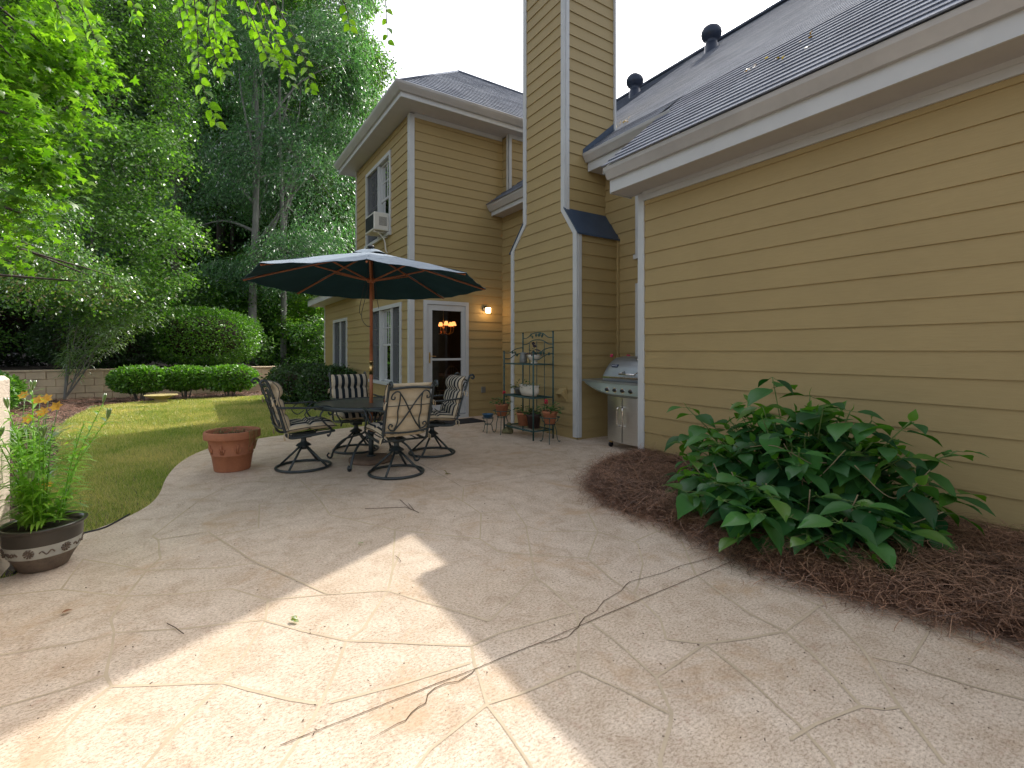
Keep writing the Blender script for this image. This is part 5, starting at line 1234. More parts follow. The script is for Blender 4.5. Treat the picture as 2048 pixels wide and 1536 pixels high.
fallen(592, 1245, .034, 'bright yellow green leaf fallen in the sunlit patch', M['gleaf'], 3); fallen(718, 1090, .026, 'green leaf fallen at the shaded edge of the sunlit patch', M['gleaf'], 2)
fallen(119, 1230, .04, 'brown curled leaf fallen on the patio below the glazed pot', mat('brown_leaf', (.22, .09, .035), .7), 1); fallen(893, 950, .05, 'dark withered leaf on the joint near the table', M['dry'], 3)
r_ = random.Random(4); mb = MB()
for k in range(170):
    px, py = r_.uniform(40, 2000), r_.uniform(960, 1500); p = G(px, py)
    if not inpoly(np.array([p.x]), np.array([p.y]), PATIO)[0] or p.x > 3.4: continue
    a = r_.uniform(0, 6.28); l = r_.uniform(.003, .010); mb.tube([(p.x, p.y, .004), (p.x+l*math.cos(a), p.y+l*math.sin(a), .005)], .0018, 4)
tag(mb.build('patio_debris', M['twig']), 'scattered specks of plant debris on the patio concrete', 'debris', kind='stuff')
# ================================================================ PLANTS
def nz(P, s_, o=0.0):
    """cheap smooth noise in -1..1"""
    x, y, z = P[:, 0]*s_+o, P[:, 1]*s_+o*1.7, P[:, 2]*s_-o
    return (np.sin(x*1.3+1.7*np.sin(y*.9+o))+np.sin(y*1.7+1.3*np.sin(z*1.1))+np.sin(z*1.5+1.5*np.sin(x*1.2+2)))/3
def spray_cloud(blobs, nspray, leaf, per, seed, kind='rhomb', L=.7, droop=.25, gap=.1, gs=.9, shell=.55, spread=.5):
    """leafy twigs spread through ellipsoid blobs: returns leaf arrays"""
    r = np.random.default_rng(seed); vol = np.array([b[3]*b[4]*b[5] for b in blobs])**.67; vol = vol/vol.sum()
    P0 = []; D0 = []
    for b, w_ in zip(blobs, vol):
        n = int(nspray*w_*1.7)+4; d = r.normal(size=(n, 3)); d /= np.linalg.norm(d, axis=1, keepdims=True)
        rad = shell+(1-shell)*r.random(n)**.6; P = np.array(b[:3])+d*np.array(b[3:6])*rad[:, None]*(1+.16*nz(d*3, 1.0, seed)[:, None])
        keep = (nz(P, gs, seed*.7)+.45*nz(P, gs*2.7, seed)) > (gap-.35)
        P0.append(P[keep]); D0.append(d[keep])
    P0 = np.concatenate(P0); D0 = np.concatenate(D0); n = min(len(P0), nspray); s_ = r.permutation(len(P0))[:n]; P0 = P0[s_]; D0 = D0[s_]
    ax = D0*np.array([1, 1, .45])+r.normal(0, spread, (n, 3))*np.array([1, 1, .5]); ax[:, 2] -= droop; ax /= np.linalg.norm(ax, axis=1, keepdims=True)
    up = np.tile([0, 0, 1.0], (n, 1)); side = np.cross(ax, up); side /= np.maximum(np.linalg.norm(side, axis=1, keepdims=True), 1e-6)
    LL = L*r.uniform(.6, 1.3, n)
    Ps, As, Ns, Ss = [], [], [], []
    for k in range(per):
        t = (k+.5)/per; sg = 1 if k % 2 else -1
        P = P0+ax*(LL*(t-.5))[:, None]; P[:, 2] -= droop*LL*t*t*.6; P += r.normal(0, leaf*.55, (n, 3))
        A = ax*.55+side*sg*.8+r.normal(0, .32, (n, 3)); A[:, 2] -= droop
        Nn = up+r.normal(0, .42, (n, 3))
        Ps.append(P); As.append(A); Ns.append(Nn); Ss.append(leaf*r.uniform(.65, 1.25, n))
    return np.concatenate(Ps), np.concatenate(As), np.concatenate(Ns), np.concatenate(Ss), P0
def limbs(mb, base, top, r0, blobs, P0, seed, nl=10, r1=.35, sway=.25):
    rr = random.Random(seed); base = Vector(base); top = Vector(top); n = 9; P = []
    for i in range(n+1):
        s_ = i/n; P.append(base.lerp(top, s_)+Vector((math.sin(s_*5+seed)*sway*s_, math.cos(s_*4+seed)*sway*s_, 0)))
    rad = [r0*(1.25 if i == 0 else 1)*(1-(1-r1*.3)*(i/n)) for i in range(n+1)]; mb.tube(smoothline([tuple(p) for p in P], 3), [r0*(1-(.9)*(j/(3*n))) * (1.3 if j == 0 else 1) for j in range(3*n+1)], 10)
    for k in range(nl):
        s_ = rr.uniform(.28, .92); i = int(s_*n); p = P[i].lerp(P[min(i+1, n)], s_*n-i); q = Vector(P0[rr.randrange(len(P0))])
        if (q-p).length > 7: q = p+(q-p).normalized()*7
        m = p.lerp(q, .5)+Vector((rr.uniform(-.4, .4), rr.uniform(-.4, .4), rr.uniform(0, .6))); rb = r0*(1-.85*s_)*.5+.015
        mb.tube(smoothline([tuple(p), tuple(m), tuple(q)], 4), [rb*(1-.85*j/8) for j in range(9)], 6)
def tree(name, label, base, top, r0, blobs, nspray, leaf, per, mt, seed, bark=None, kind='rhomb', nl=12, cat='tree', sway=.25, **kw):
    base = Vector(base); root = empty(name, base, label, cat)
    P, A, N, S, P0 = spray_cloud(blobs, nspray, leaf, per, seed, kind, **kw)
    leaves('crown', kind, P, A, N, S, mt, root)
    mb = MB(); limbs(mb, base, top, r0, blobs, P0, seed, nl, sway=sway); mb.build('trunk', bark or M['bark'], root); return root
def B(px, py, t, r, rz=None, rx=None):
    w_ = W(px, py, t); return (w_.x, w_.y, w_.z, rx or r, rx or r, rz or r)
M['oakleaf'] = leafmat('glossy_oak_leaf', (.03, .10, .02), (.19, .36, .06), .48, .26, .7, noiseamt=.6, bigscale=.9)
M['greyleaf'] = leafmat('grey_green_leaf', (.035, .12, .055), (.21, .38, .17), .42, .30, .6, tc=(1.3, 1.8, .7), noiseamt=.6, bigscale=.7)
M['lime'] = leafmat('lime_leaf', (.07, .17, .015), (.22, .36, .04), .6, .4, .3, noiseamt=.3)
M['darkleaf'] = leafmat('dark_leaf', (.010, .028, .010), (.03, .065, .02), .25, .4, .35)
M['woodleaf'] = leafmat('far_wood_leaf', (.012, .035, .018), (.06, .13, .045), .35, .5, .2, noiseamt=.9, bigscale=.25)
M['gum'] = leafmat('star_leaf', (.06, .16, .012), (.19, .33, .035), .55, .35, .22, noiseamt=.5, bigscale=1.5)
gz = lambda px, t: W(px, 0, t)
def ground_at(px, t, z=None):
    w_ = W(px, 700, t); return (w_.x, w_.y, terrain_z(w_.x, w_.y)-.05)
# glossy oak on the left
tree('oak_tree', 'large glossy leaved oak filling the left side behind the block wall', ground_at(120, 17), W(130, -200, 16.5), .26,
     [B(60, 160, 15, 3.2), B(215, 190, 15, 2.3), B(120, -60, 15.5, 3.4), B(255, 330, 14, 1.9, 1.3), B(60, 380, 14.5, 2.6, 1.9), B(200, 440, 14, 2.3, 1.2), B(290, 470, 13.8, 1.5, .8), B(110, 560, 13.5, 2.2, 1.1), B(250, 590, 14, 1.9, .75), B(-90, 300, 14, 3, 4), B(20, 640, 14.5, 1.8, .8), B(240, 60, 16, 2.0, 1.8), B(330, 560, 14.5, 1.3, .5)],
     12500, .115, 11, M['oakleaf'], 3, L=.8, droop=.22, gap=.30, gs=.95)
tree('willow_oak_tree', 'tall grey green narrow leaved tree with pale trunk above the parasol', ground_at(505, 21.5), W(510, 60, 22), .20,
     [B(480, 130, 24, 3.4, 2.6), B(620, 170, 23, 3.0, 2.6), B(660, 120, 23, 2.2, 2.2), B(560, 330, 23, 3.0, 2.2), B(650, 400, 22, 2.0, 2.6), B(470, 290, 25, 2.8, 2.6), B(440, 430, 24, 2.6, 1.8), B(610, 520, 22, 2.6, 1.4), B(500, 560, 23, 2.4, 1.0), B(560, -20, 24, 4.0, 2.8), B(410, 0, 25, 3.0, 3.0), B(690, 300, 23, 1.3, 1.8), B(650, -110, 24, 3, 3)],
     15500, .17, 9, M['greyleaf'], 5, M['greybark'], 'narrow', nl=20, L=.9, droop=.5, gap=.24, gs=.8)
tree('hardwood_tree', 'pale trunked tree right of the willow oak with leaves reaching out over the wing eave', ground_at(566, 22.5), W(566, -60, 23), .15,
     [B(690, 130, 27, 2.3, 2.0), B(715, 190, 26, 1.3, 1.4), B(650, 260, 27, 2.0, 2.0), B(700, 340, 27, 1.0, 2.6), B(670, 480, 27, 1.8, 2.0), B(600, 420, 28, 2.4, 2.6), B(660, 0, 28, 2.4, 2.2), B(735, 130, 26, .8, .5)],
     7500, .19, 9, M['oakleaf'], 8, M['greybark'], 'rhomb', nl=16, L=.8, droop=.2, gap=.0, gs=.9)
tree('pine_tree', 'tall dark straight pine trunk rising between the oak and the willow oak', ground_at(356, 25), W(352, -250, 25), .36,
     [B(350, -140, 25, 3.2, 2.2), B(400, 40, 26, 1.6, 1.2), B(330, 330, 26, 1.3, .8)], 2600, .20, 9, M['darkleaf'], 9, None, 'narrow', nl=8, L=.9, sway=.08, gap=0)
tree('slim_tree', 'slim dark trunked tree in the shade left of the willow oak', ground_at(440, 28), W(450, 60, 28), .15,
     [B(420, 200, 28, 2.4, 3.2), B(400, 420, 28, 2.2, 2.0), B(380, 540, 27, 2.2, 1.4)], 5000, .20, 9, M['oakleaf'], 12, nl=10, gap=-.05, L=.9)
tree('dogwood_tree', 'bright lime leaved understory tree glowing behind the parasol and wing corner', ground_at(610, 26), W(600, 560, 26), .09,
     [B(600, 640, 25.5, 2.6, 1.3), B(540, 610, 27, 1.8, 1.0), B(640, 700, 25, 1.8, 1.0), B(520, 530, 28, 1.6, .8), B(560, 470, 29, 1.4, 1.2), B(545, 690, 23.5, 1.2, .7), B(610, 660, 23.5, 1.6, .9), B(585, 720, 23, 1.5, .6)], 5200, .18, 8, M['lime'], 14, nl=8, gap=.22, gs=1.1)
tree('understory_tree', 'dark leafy understory tree low in the woods behind the clipped hedge', ground_at(500, 23), W(500, 600, 23), .12,
     [B(470, 620, 23, 2.4, 1.3), B(560, 690, 22, 2.0, 1.0), B(610, 740, 20.5, 1.2, .7), B(400, 600, 22, 2.2, 1.2), B(640, 690, 21.5, 1.3, 1.3)], 4200, .15, 9, M['oakleaf'], 15, nl=8, gap=.0, gs=1.1)
# sweetgum branches reaching in from the left
tree('sweetgum_tree', 'sunlit bright green star leaved tree reaching in from the left edge', (-6.6, 4.4, -.1), (-6.0, 4.8, 8.5), .20,
     [B(20, 120, 6.0, .9, .5), B(105, 180, 6.0, .55, .3), B(40, 250, 5.6, .6, .35), B(140, 215, 5.8, .30, .14), B(60, 330, 5.6, .5, .28), B(20, 400, 5.4, .45, .25), B(95, 345, 5.5, .30, .16), B(120, 120, 6.5, .7, .4), B(-160, 200, 6, 1.2, 1.6), B(30, 20, 6.2, 1.0, .6), B(-120, 480, 5.5, .8, .4)],
     760, .088, 8, M['gum'], 21, None, 'star', nl=14, L=.42, droop=.32, gap=.08, gs=2.2, shell=.2)
tree('beech_tree', 'drooping small leaved tree with yellowish shoot tips over the retaining wall', (-8.3, 8.6, -.05), (-7.0, 9.3, 6.2), .16,
     [B(40, 470, 9.5, 1.1, .35), B(120, 520, 9.3, .9, .28), B(190, 560, 9.2, .6, .18), B(60, 560, 9.4, .9, .3), B(150, 590, 9.2, .5, .15), B(-60, 400, 9.5, 1.3, .8), B(230, 560, 9.5, .5, .16), B(80, 420, 10, .9, .3)],
     1500, .075, 10, M['oakleaf'], 23, None, 'rhomb', nl=12, L=.55, droop=.45, gap=-.05, gs=1.6, shell=.2)
# far woods: one mass
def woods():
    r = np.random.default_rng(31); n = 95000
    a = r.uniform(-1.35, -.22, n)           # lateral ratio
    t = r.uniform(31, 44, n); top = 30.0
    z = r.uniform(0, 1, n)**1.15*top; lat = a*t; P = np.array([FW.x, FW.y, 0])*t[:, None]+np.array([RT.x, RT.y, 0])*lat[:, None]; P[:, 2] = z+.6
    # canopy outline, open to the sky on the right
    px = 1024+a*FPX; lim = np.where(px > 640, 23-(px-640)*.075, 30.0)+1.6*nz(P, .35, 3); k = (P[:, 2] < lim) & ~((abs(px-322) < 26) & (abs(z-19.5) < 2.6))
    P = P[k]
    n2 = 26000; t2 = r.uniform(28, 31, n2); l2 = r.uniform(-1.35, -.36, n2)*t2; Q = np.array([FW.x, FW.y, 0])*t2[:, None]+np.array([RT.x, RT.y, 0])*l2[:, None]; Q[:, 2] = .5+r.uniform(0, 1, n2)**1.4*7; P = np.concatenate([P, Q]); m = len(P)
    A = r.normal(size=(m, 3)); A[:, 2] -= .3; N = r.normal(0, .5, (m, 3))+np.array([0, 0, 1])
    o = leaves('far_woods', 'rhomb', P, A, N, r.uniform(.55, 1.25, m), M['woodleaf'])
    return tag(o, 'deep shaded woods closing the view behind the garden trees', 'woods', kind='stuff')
woods()
shrub_later = True
rr = random.Random(77)
for k in range(9):
    px = (70, 130, 175, 300, 395, 440, 470, 540, 640)[k]; t = rr.uniform(27, 31); b_ = ground_at(px, t); root = empty('woodland_tree', b_, ('bare dark trunk at the woods edge, %s of the nine counted from the left' % ('first', 'second', 'third', 'fourth', 'fifth', 'sixth', 'seventh', 'eighth', 'last')[k]), 'tree', 'bare trunks at the edge of the woods')
    mb = MB(); tp_ = Vector(W(px+rr.uniform(-20, 20), 150, t)); r0 = rr.uniform(.10, .24); mb.tube(smoothline([b_, tuple(Vector(b_).lerp(tp_, .5)+Vector((rr.uniform(-.3, .3), 0, 0))), tuple(tp_)], 5), [r0*(1-.6*i/10) for i in range(11)], 8); mb.build('trunk', M['bark'], root)
# picket fence far behind
FE = empty('picket_fence', ground_at(300, 29), 'dark picket fence glimpsed in the shade behind the garden', 'fence')
M['fencew'] = mat('weathered_fence', (.075, .065, .055), .85, var=.3, scale=9)
p0_, p1_ = Vector(ground_at(-150, 25)), Vector(ground_at(660, 27)); dirf = (p1_-p0_); LF = dirf.length; dirf.normalize(); mb = MB(); mbp_ = MB()
kk = int(LF/.145)
for i in range(kk):
    p = p0_+dirf*(i*.145); z = terrain_z(p.x, p.y); q = Vector((-dirf.y, dirf.x, 0))*.01
    a_ = p-dirf*.045; b_ = p+dirf*.045; mb.add([a_-q+Vector((0, 0, 0)), b_-q, b_+q, a_+q]+[v+Vector((0, 0, 1.5)) for v in (a_-q, b_-q, b_+q, a_+q)], [(0,3,2,1),(4,5,6,7),(0,1,5,4),(1,2,6,5),(2,3,7,6),(3,0,4,7)])
mb.build('pickets', M['fencew'], FE)
mb = MB(); mb.tube([p0_+Vector((0, .03, .45)), p1_+Vector((0, .03, .45))], .03, 4); mb.tube([p0_+Vector((0, .03, 1.25)), p1_+Vector((0, .03, 1.25))], .03, 4); mb.build('rails', M['fencew'], FE)

# ---- clipped shrubs
M['box'] = leafmat('boxwood_leaf', (.045, .14, .015), (.17, .34, .04), .35, .35, .4, noiseamt=.3)
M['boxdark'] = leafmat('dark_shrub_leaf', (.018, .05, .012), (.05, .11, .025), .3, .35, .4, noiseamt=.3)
def shrub(name, label, base, rad, n, leaf, mt, seed, group=None, sq=3.0, stems=5, core=True, lift=.15, cat='shrub'):
    base = Vector(base); root = empty(name, base, label, cat, group); r = np.random.default_rng(seed)
    d = r.normal(size=(n, 3)); d /= np.linalg.norm(d, axis=1, keepdims=True); k_ = (np.abs(d)**sq).sum(1)**(1/sq); q = d/k_[:, None]
    rad_ = np.array(rad); sh = r.uniform(.78, 1.03, n)**.8*np.where(r.random(n) < .05, r.uniform(1.0, 1.16, n), 1); P = q*rad_*sh[:, None]*(1+.06*nz(q*4, 1, seed)[:, None]); P[:, 2] += rad[2]+lift
    keep = P[:, 2] > lift*.4; P = P[keep]; d = d[keep]; P += np.array(base)
    A = d+r.normal(0, .7, d.shape); N = d*.6+r.normal(0, .5, d.shape)+np.array([0, 0, .5])
    leaves('foliage', 'rhomb', P, A, N, leaf*r.uniform(.7, 1.3, len(P)), mt, root)
    mb = MB(); rr_ = random.Random(seed)
    for k in range(stems):
        a = rr_.uniform(0, 6.28); mb.tube([base+Vector((math.cos(a)*.07, math.sin(a)*.07, -.05)), base+Vector((math.cos(a)*rad[0]*.35, math.sin(a)*rad[1]*.35, lift+rad[2]*.6)), base+Vector((math.cos(a)*rad[0]*.6, math.sin(a)*rad[1]*.6, lift+rad[2]*1.3))], [.022, .016, .008], 6)
    mb.build('stems', M['greybark'], root)
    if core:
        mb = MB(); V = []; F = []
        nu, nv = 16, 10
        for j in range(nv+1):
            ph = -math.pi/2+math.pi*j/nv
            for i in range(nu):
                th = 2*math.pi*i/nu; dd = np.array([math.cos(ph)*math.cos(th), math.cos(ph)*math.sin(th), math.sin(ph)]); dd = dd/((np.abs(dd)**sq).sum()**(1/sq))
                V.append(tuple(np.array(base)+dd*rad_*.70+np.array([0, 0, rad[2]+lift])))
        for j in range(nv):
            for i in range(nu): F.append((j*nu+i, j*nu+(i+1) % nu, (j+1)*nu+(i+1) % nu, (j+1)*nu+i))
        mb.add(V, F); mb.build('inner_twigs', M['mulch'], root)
    return root
hg = 'clipped low hedge shrubs in front of the block wall'
def gp2(px, py): p = G(px, py, -.07); return p
shrub('boxwood_shrub', 'clipped boxwood at the left end of the low hedge by the leaning bush', (-1.35, 16.6, -.07), (.66, .55, .32), 6500, .085, M['box'], 41, hg, 2.6, lift=.27)
shrub('boxwood_shrub', 'clipped boxwood in the middle of the low hedge above the bird bath', (-.32, 16.7, -.07), (.56, .5, .30), 6500, .085, M['box'], 42, hg, 2.6, lift=.29)
shrub('boxwood_shrub', 'largest clipped boxwood at the right end of the low hedge', (.78, 16.6, -.07), (.70, .62, .34), 6500, .085, M['box'], 43, hg, 2.8, lift=.22)
shrub('boxwood_shrub', 'clipped shrub by the far wall seen beside the pale stucco wall end', (-4.25, 14.6, -.07), (.95, .85, .42), 9000, .085, M['box'], 45, None, 3, lift=.06)
shrub('holly_shrub', 'big rounded clipped shrub rising behind the low hedge and block wall', (.10, 19.6, .70), (1.75, 1.3, .98), 17000, .085, M['box'], 46, None, 2.3, lift=.1)
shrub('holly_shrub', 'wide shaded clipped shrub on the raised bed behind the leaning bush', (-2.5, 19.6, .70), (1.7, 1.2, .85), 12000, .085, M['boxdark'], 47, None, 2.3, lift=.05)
shrub('foundation_shrub', 'dark clipped shrub at the far corner of the wing wall', (2.35, 13.9, -.07), (.85, .95, .48), 8000, .075, M['boxdark'], 48, None, 2.8, lift=.02)
shrub('foundation_shrub', 'dark clipped shrub under the twin window behind the table', (2.62, 12.2, -.07), (.62, .95, .47), 8000, .075, M['boxdark'], 49, None, 2.8, lift=.02)
shrub('holly_shrub', 'added dark broad evergreen filling in the shade behind the left end of the wall', (-7.6, 20.3, .70), (2.3, 1.2, 1.3), 9000, .12, M['darkleaf'], 51, None, 2.3, lift=.05)  # evergreen added to darken the sunlit ground behind the wall
shrub('holly_shrub', 'added dark tall evergreen filling in the shade between the wall and the oak trunk', (-5.0, 22.0, .75), (1.9, 1.2, 1.5), 8000, .12, M['darkleaf'], 52, None, 2.2, lift=.05)  # second added evergreen, darkens the gap behind the wall
# arching bush with leaning stems
AB = empty('arching_bush', (-4.0, 15.5, -.07), 'loose arching bush with leaning grey stems and pale narrow leaves before the wall', 'bush')
mb = MB(); rr = random.Random(6); base = G(128, 800, -.05); tips = []
AB.location = base
for k in range(17):
    t_ = 13.2+rr.uniform(-.6, .6); px = rr.uniform(170, 335); py = rr.uniform(595, 690)
    if k < 4: px = rr.uniform(120, 200); py = rr.uniform(640, 720)
    e = W(px, py, t_); m = base.lerp(e, .55)+Vector((0, 0, .12+.15*rr.random())); P = smoothline([tuple(base+Vector((rr.uniform(-.05, .05), rr.uniform(-.05, .05), 0))), tuple(base.lerp(e, .28)+Vector((0, 0, .02))), tuple(m), tuple(e)], 5)
    if k >= 5:
        T0 = tips[k % 5]; j0 = len(T0)//3+(k % 3)*2; b0_ = T0[j0]; P = smoothline([tuple(b0_), tuple(b0_.lerp(e, .5)+Vector((0, 0, .10))), tuple(e)], 7)
        P = [b0_.lerp(P[0], .5)]*0+P
    mb.tube(P, [(.026 if k < 5 else .014)*(1-.8*i/(len(P)-1)) for i in range(len(P))], 6); tips.append(P)
mb.build('stems', M['greybark'], AB)
P = []; A = []; N = []; S = []
for T_ in tips:
    for k in range(240):
        s_ = rr.uniform(.5, 1.0); i = min(int(s_*(len(T_)-1)), len(T_)-2); p = T_[i].lerp(T_[i+1], s_*(len(T_)-1)-i); d = Vector((rr.gauss(0, 1), rr.gauss(0, 1), rr.gauss(.2, .8))).normalized()
        off = rr.uniform(0, .30)*(1.15-s_*.4); P.append(p+d*off); A.append(Vector((d.x, d.y, d.z*.5-.25))); N.append(Vector((rr.gauss(0, .4), rr.gauss(0, .4), 1))); S.append(rr.uniform(.09, .17))
M['pale'] = leafmat('pale_narrow_leaf', (.10, .19, .06), (.24, .36, .13), .45, .5, .25)
leaves('foliage', 'blade', P, A, N, S, M['pale'], AB)

# ---- block retaining wall
M['blk'] = mat('painted_block', (.68, .52, .35), .85, var=.14, scale=3, bs=.4, bscale=40)
RW = empty('retaining_wall', (-1.5, 18.1, -.07), 'low cream painted concrete block wall running behind the hedge', 'wall')
mb = MB(); rr = random.Random(9)
xa, xz = -11.0, 1.9
for row in range(4):
    x = xa-(.2 if row % 2 else 0); z0_ = -.09+row*.203
    while x < xz:
        w_ = .405; off = rr.uniform(-.012, .014); y0_ = 17.98+off; mb.bbox(x+.004, x+w_-.004, y0_, 18.20, z0_+.003, z0_+.200, .007); x += w_
mb.build('blocks', M['blk'], RW)
mb = MB(); x = xa
while x < xz: mb.bbox(x+.003, x+.60-.003, 17.95+rr.uniform(-.006, .006), 18.26, .724, .775, .008); x += .6
mb.build('cap', M['blk'], RW)
mb = MB(); mb.bbox(-5.35, -4.55, 17.8, 18.25, .777, .84, .01); mb.build('cap_stone', M['stucco'], RW)
# ---- bird bath
bb = G(322, 806, -.06); M['bath'] = mat('yellowed_stone', (.42, .34, .14), .7, var=.15, scale=9)
BBO = empty('bird_bath', bb, 'shallow yellowish bird bath dish on the pine straw before the hedge', 'bird bath')
mb = MB(); mb.lathe([(0, 0), (.16, 0), (.17, .03), (.13, .06), (.14, .11), (.26, .165), (.36, .20), (.37, .215), (.35, .215), (.24, .18), (0, .165)], bb, 32); mb.build('basin', M['bath'], BBO)
# ---- daylilies
DL = G(56, 952, -.06); M['strap'] = leafmat('strap_leaf', (.08, .20, .02), (.20, .36, .05), .4, .4, .35); M['yel'] = mat('yellow_orange_petal', (.75, .40, .03), .5, var=.25, scale=40)
def daylily(p, n, h, flowers, seed, label):
    rr = random.Random(seed); root = empty('daylily', p, label, 'flowering plant'); V = []; F = []
    for k in range(n):
        a = rr.uniform(0, 6.28); r0_ = rr.uniform(0, .12); l = h*rr.uniform(.7, 1.25); bend = rr.uniform(.35, .95); w_ = rr.uniform(.008, .014); c_, s_ = math.cos(a), math.sin(a); b0 = len(V)
        for j in range(7):
            t = j/6; rd = r0_+l*bend*t*t*.9; z = l*(t-.52*bend*t*t*t); ww = w_*(1-t)**.5*(.6+.8*t*(1-t)*2)
            for sg in (-1, 1): V.append((p.x+c_*rd-s_*ww*sg, p.y+s_*rd+c_*ww*sg, p.z+z))
        for j in range(6): F.append((b0+2*j, b0+2*j+1, b0+2*j+3, b0+2*j+2))
    mkobj('leaves', np.array(V), F, M['strap'], root)
    for (dx, dy, hh) in flowers:
        mb = MB(); t_ = p+Vector((dx, dy, hh)); mb.tube([p+Vector((dx*.3, dy*.3, 0)), p+Vector((dx*.8, dy*.8, hh*.6)), t_], .004, 5); mb.build('flower_stem', M['strap'], root)
        P = []; A = []; N = []; S = []
        for q in range(6):
            a = q*math.pi/3+dx*9; P.append(t_); dd_ = Vector((-.35, -.75, .55)).normalized(); e1_ = dd_.cross(Vector((0, 0, 1))).normalized(); e2_ = e1_.cross(dd_); A.append(e1_*math.cos(a)+e2_*math.sin(a)+dd_*.7); N.append(dd_-(e1_*math.cos(a)+e2_*math.sin(a))*.6); S.append(.08)
        leaves('flower', 'ovate', P, A, N, S, M['yel'], root)
daylily(G(62, 945, -.06), 130, .62, [(.05, .1, .78), (.14, .0, .80), (.20, .12, .70), (.12, -.05, .66), (.02, -.1, .60)], 3, 'yellow flowering daylily clump in the mulch beside the stucco wall')
daylily(G(25, 905, -.06), 90, .55, [(.1, .1, .74)], 4, 'daylily clump behind, nearest the edge of the picture')
daylily(G(60, 1010, -.06), 60, .35, [(.12, -.05, .16)], 5, 'small low daylily tuft behind the glazed pot')
# ---- lilies in the glazed pot
M['lily'] = leafmat('lily_leaf', (.14, .30, .02), (.30, .50, .06), .5, .35, .25); rr = random.Random(12); M['bud'] = leafmat('lily_bud', (.12, .22, .05), (.2, .28, .07), .3); LY = empty('lily_plant', gp_+Vector((0, 0, .26)), 'tall bright green lilies with buds growing in the glazed pot', 'plant')
mb = MB(); P = []; A = []; N = []; S = []; bud = []
for k in range(20):
    a = rr.uniform(0, 6.28); r_ = rr.uniform(.02, .13); h_ = rr.uniform(.24, .72); lx, ly = math.cos(a)*rr.uniform(0, .22), math.sin(a)*rr.uniform(0, .2)
    if k == 0: a, r_, h_, lx, ly = 2.6, .05, .80, -.02, .03
    if k == 1: a, r_, h_, lx, ly = -.5, .06, .62, .26, -.10
    b_ = gp_+Vector((math.cos(a)*r_, math.sin(a)*r_, .26)); T_ = smoothline([tuple(b_), tuple(b_+Vector((lx*.35, ly*.35, h_*.5))), tuple(b_+Vector((lx, ly, h_)))], 8); mb.tube(T_, [.0045*(1-.5*i/16) for i in range(17)], 5)
    nl_ = int(h_*80)
    for j in range(nl_):
        s_ = .06+.92*j/nl_; q = T_[min(int(s_*16), 15)].lerp(T_[min(int(s_*16)+1, 16)], s_*16-int(s_*16)); th = j*2.4; P.append(q); A.append(Vector((math.cos(th), math.sin(th), rr.uniform(-.1, .4)))); N.append(Vector((-math.cos(th)*.3, -math.sin(th)*.3, 1))); S.append(rr.uniform(.10, .18)*(1-.35*s_))
    if k < 8: bud.append(T_[-1])
mb.build('stems', M['lily'], LY); leaves('foliage', 'blade', P, A, N, S, M['lily'], LY)
for q in bud:
    mb = MB()
    for j in range(3):
        d = Vector((rr.uniform(-.3, .3), rr.uniform(-.3, .3), 1)).normalized(); mb.tube([q, q+d*.02, q+d*.05, q+d*.065], [.003, .008, .007, .002], 7)
    mb.build('bud', M['bud'], LY)

# ---- big leafy shrub by the garage wall
HY = empty('hydrangea', (3.75, 1.75, 0), 'big leafed hydrangea bush in the pine straw against the tan garage wall', 'bush')
M['hyd'] = leafmat('hydrangea_leaf', (.010, .062, .022), (.075, .22, .05), .36, .45, .06, tc=(2.6, 2.3, .4), bigscale=2.2, noiseamt=.25); M['hydnew'] = leafmat('young_hydrangea_leaf', (.06, .17, .02), (.11, .24, .03), .4, .4, .12)
M['cane'] = mat('pale_cane', (.22, .17, .09), .7); M['petiole'] = mat('green_stem', (.10, .16, .04), .6)
rr = random.Random(17); mb = MB(); mg = MB(); P = []; A = []; N = []; S = []; P2 = []; A2 = []; N2 = []; S2 = []
cx0, cy0 = 3.74, 1.84
def node(q, up_, size, th, new=False, tilt=.0):
    for sg in (0, 1):
        a = th+sg*math.pi+rr.uniform(-.25, .25); d = Vector((math.cos(a), math.sin(a), rr.uniform(-.85, .0)+tilt)); off = d.normalized()*.035
        mg.tube([q, q+off], .0022, 5)
        n_ = Vector((math.cos(a)*.2+rr.uniform(-.3, .3), math.sin(a)*.2+rr.uniform(-.3, .3), 1))
        (P2 if new else P).append(q+off); (A2 if new else A).append(d); (N2 if new else N).append(n_); (S2 if new else S).append(size*rr.uniform(.62, 1.22))
stems_ = []
for k in range(96):
    # end points over the dome
    u = rr.uniform(0, 6.28); v = rr.random()**.55
    ex = cx0+math.cos(u)*.62*v; ey = cy0+math.sin(u)*.92*v; ez = (.95-.50*v*v)*rr.uniform(.72, 1.08)
    if rr.random() < .35: ez *= rr.uniform(.3, .8)
    ex = min(ex, 4.36)
    stems_.append((ex, ey, max(ez, .15)))
for k in range(46):
    u = rr.uniform(1.9, 4.6); stems_.append((cx0+math.cos(u)*rr.uniform(.45, 1.02), cy0+math.sin(u)*.85*rr.uniform(.4, 1.1), rr.uniform(.14, .46)))
stems_ += [(3.05, 1.35, .20), (3.12, 1.55, .15), (3.0, 1.75, .22), (3.1, 2.0, .20), (2.92, 1.38, .22), (2.95, 1.6, .16), (3.05, 1.9, .34), (3.0, 1.25, .34), (3.2, 1.2, .24), (3.3, 1.05, .30), (2.98, 1.5, .30), (3.35, 1.3, .16), (3.3, 1.8, .15), (3.15, 1.15, .14), (3.2, 2.2, .18)]
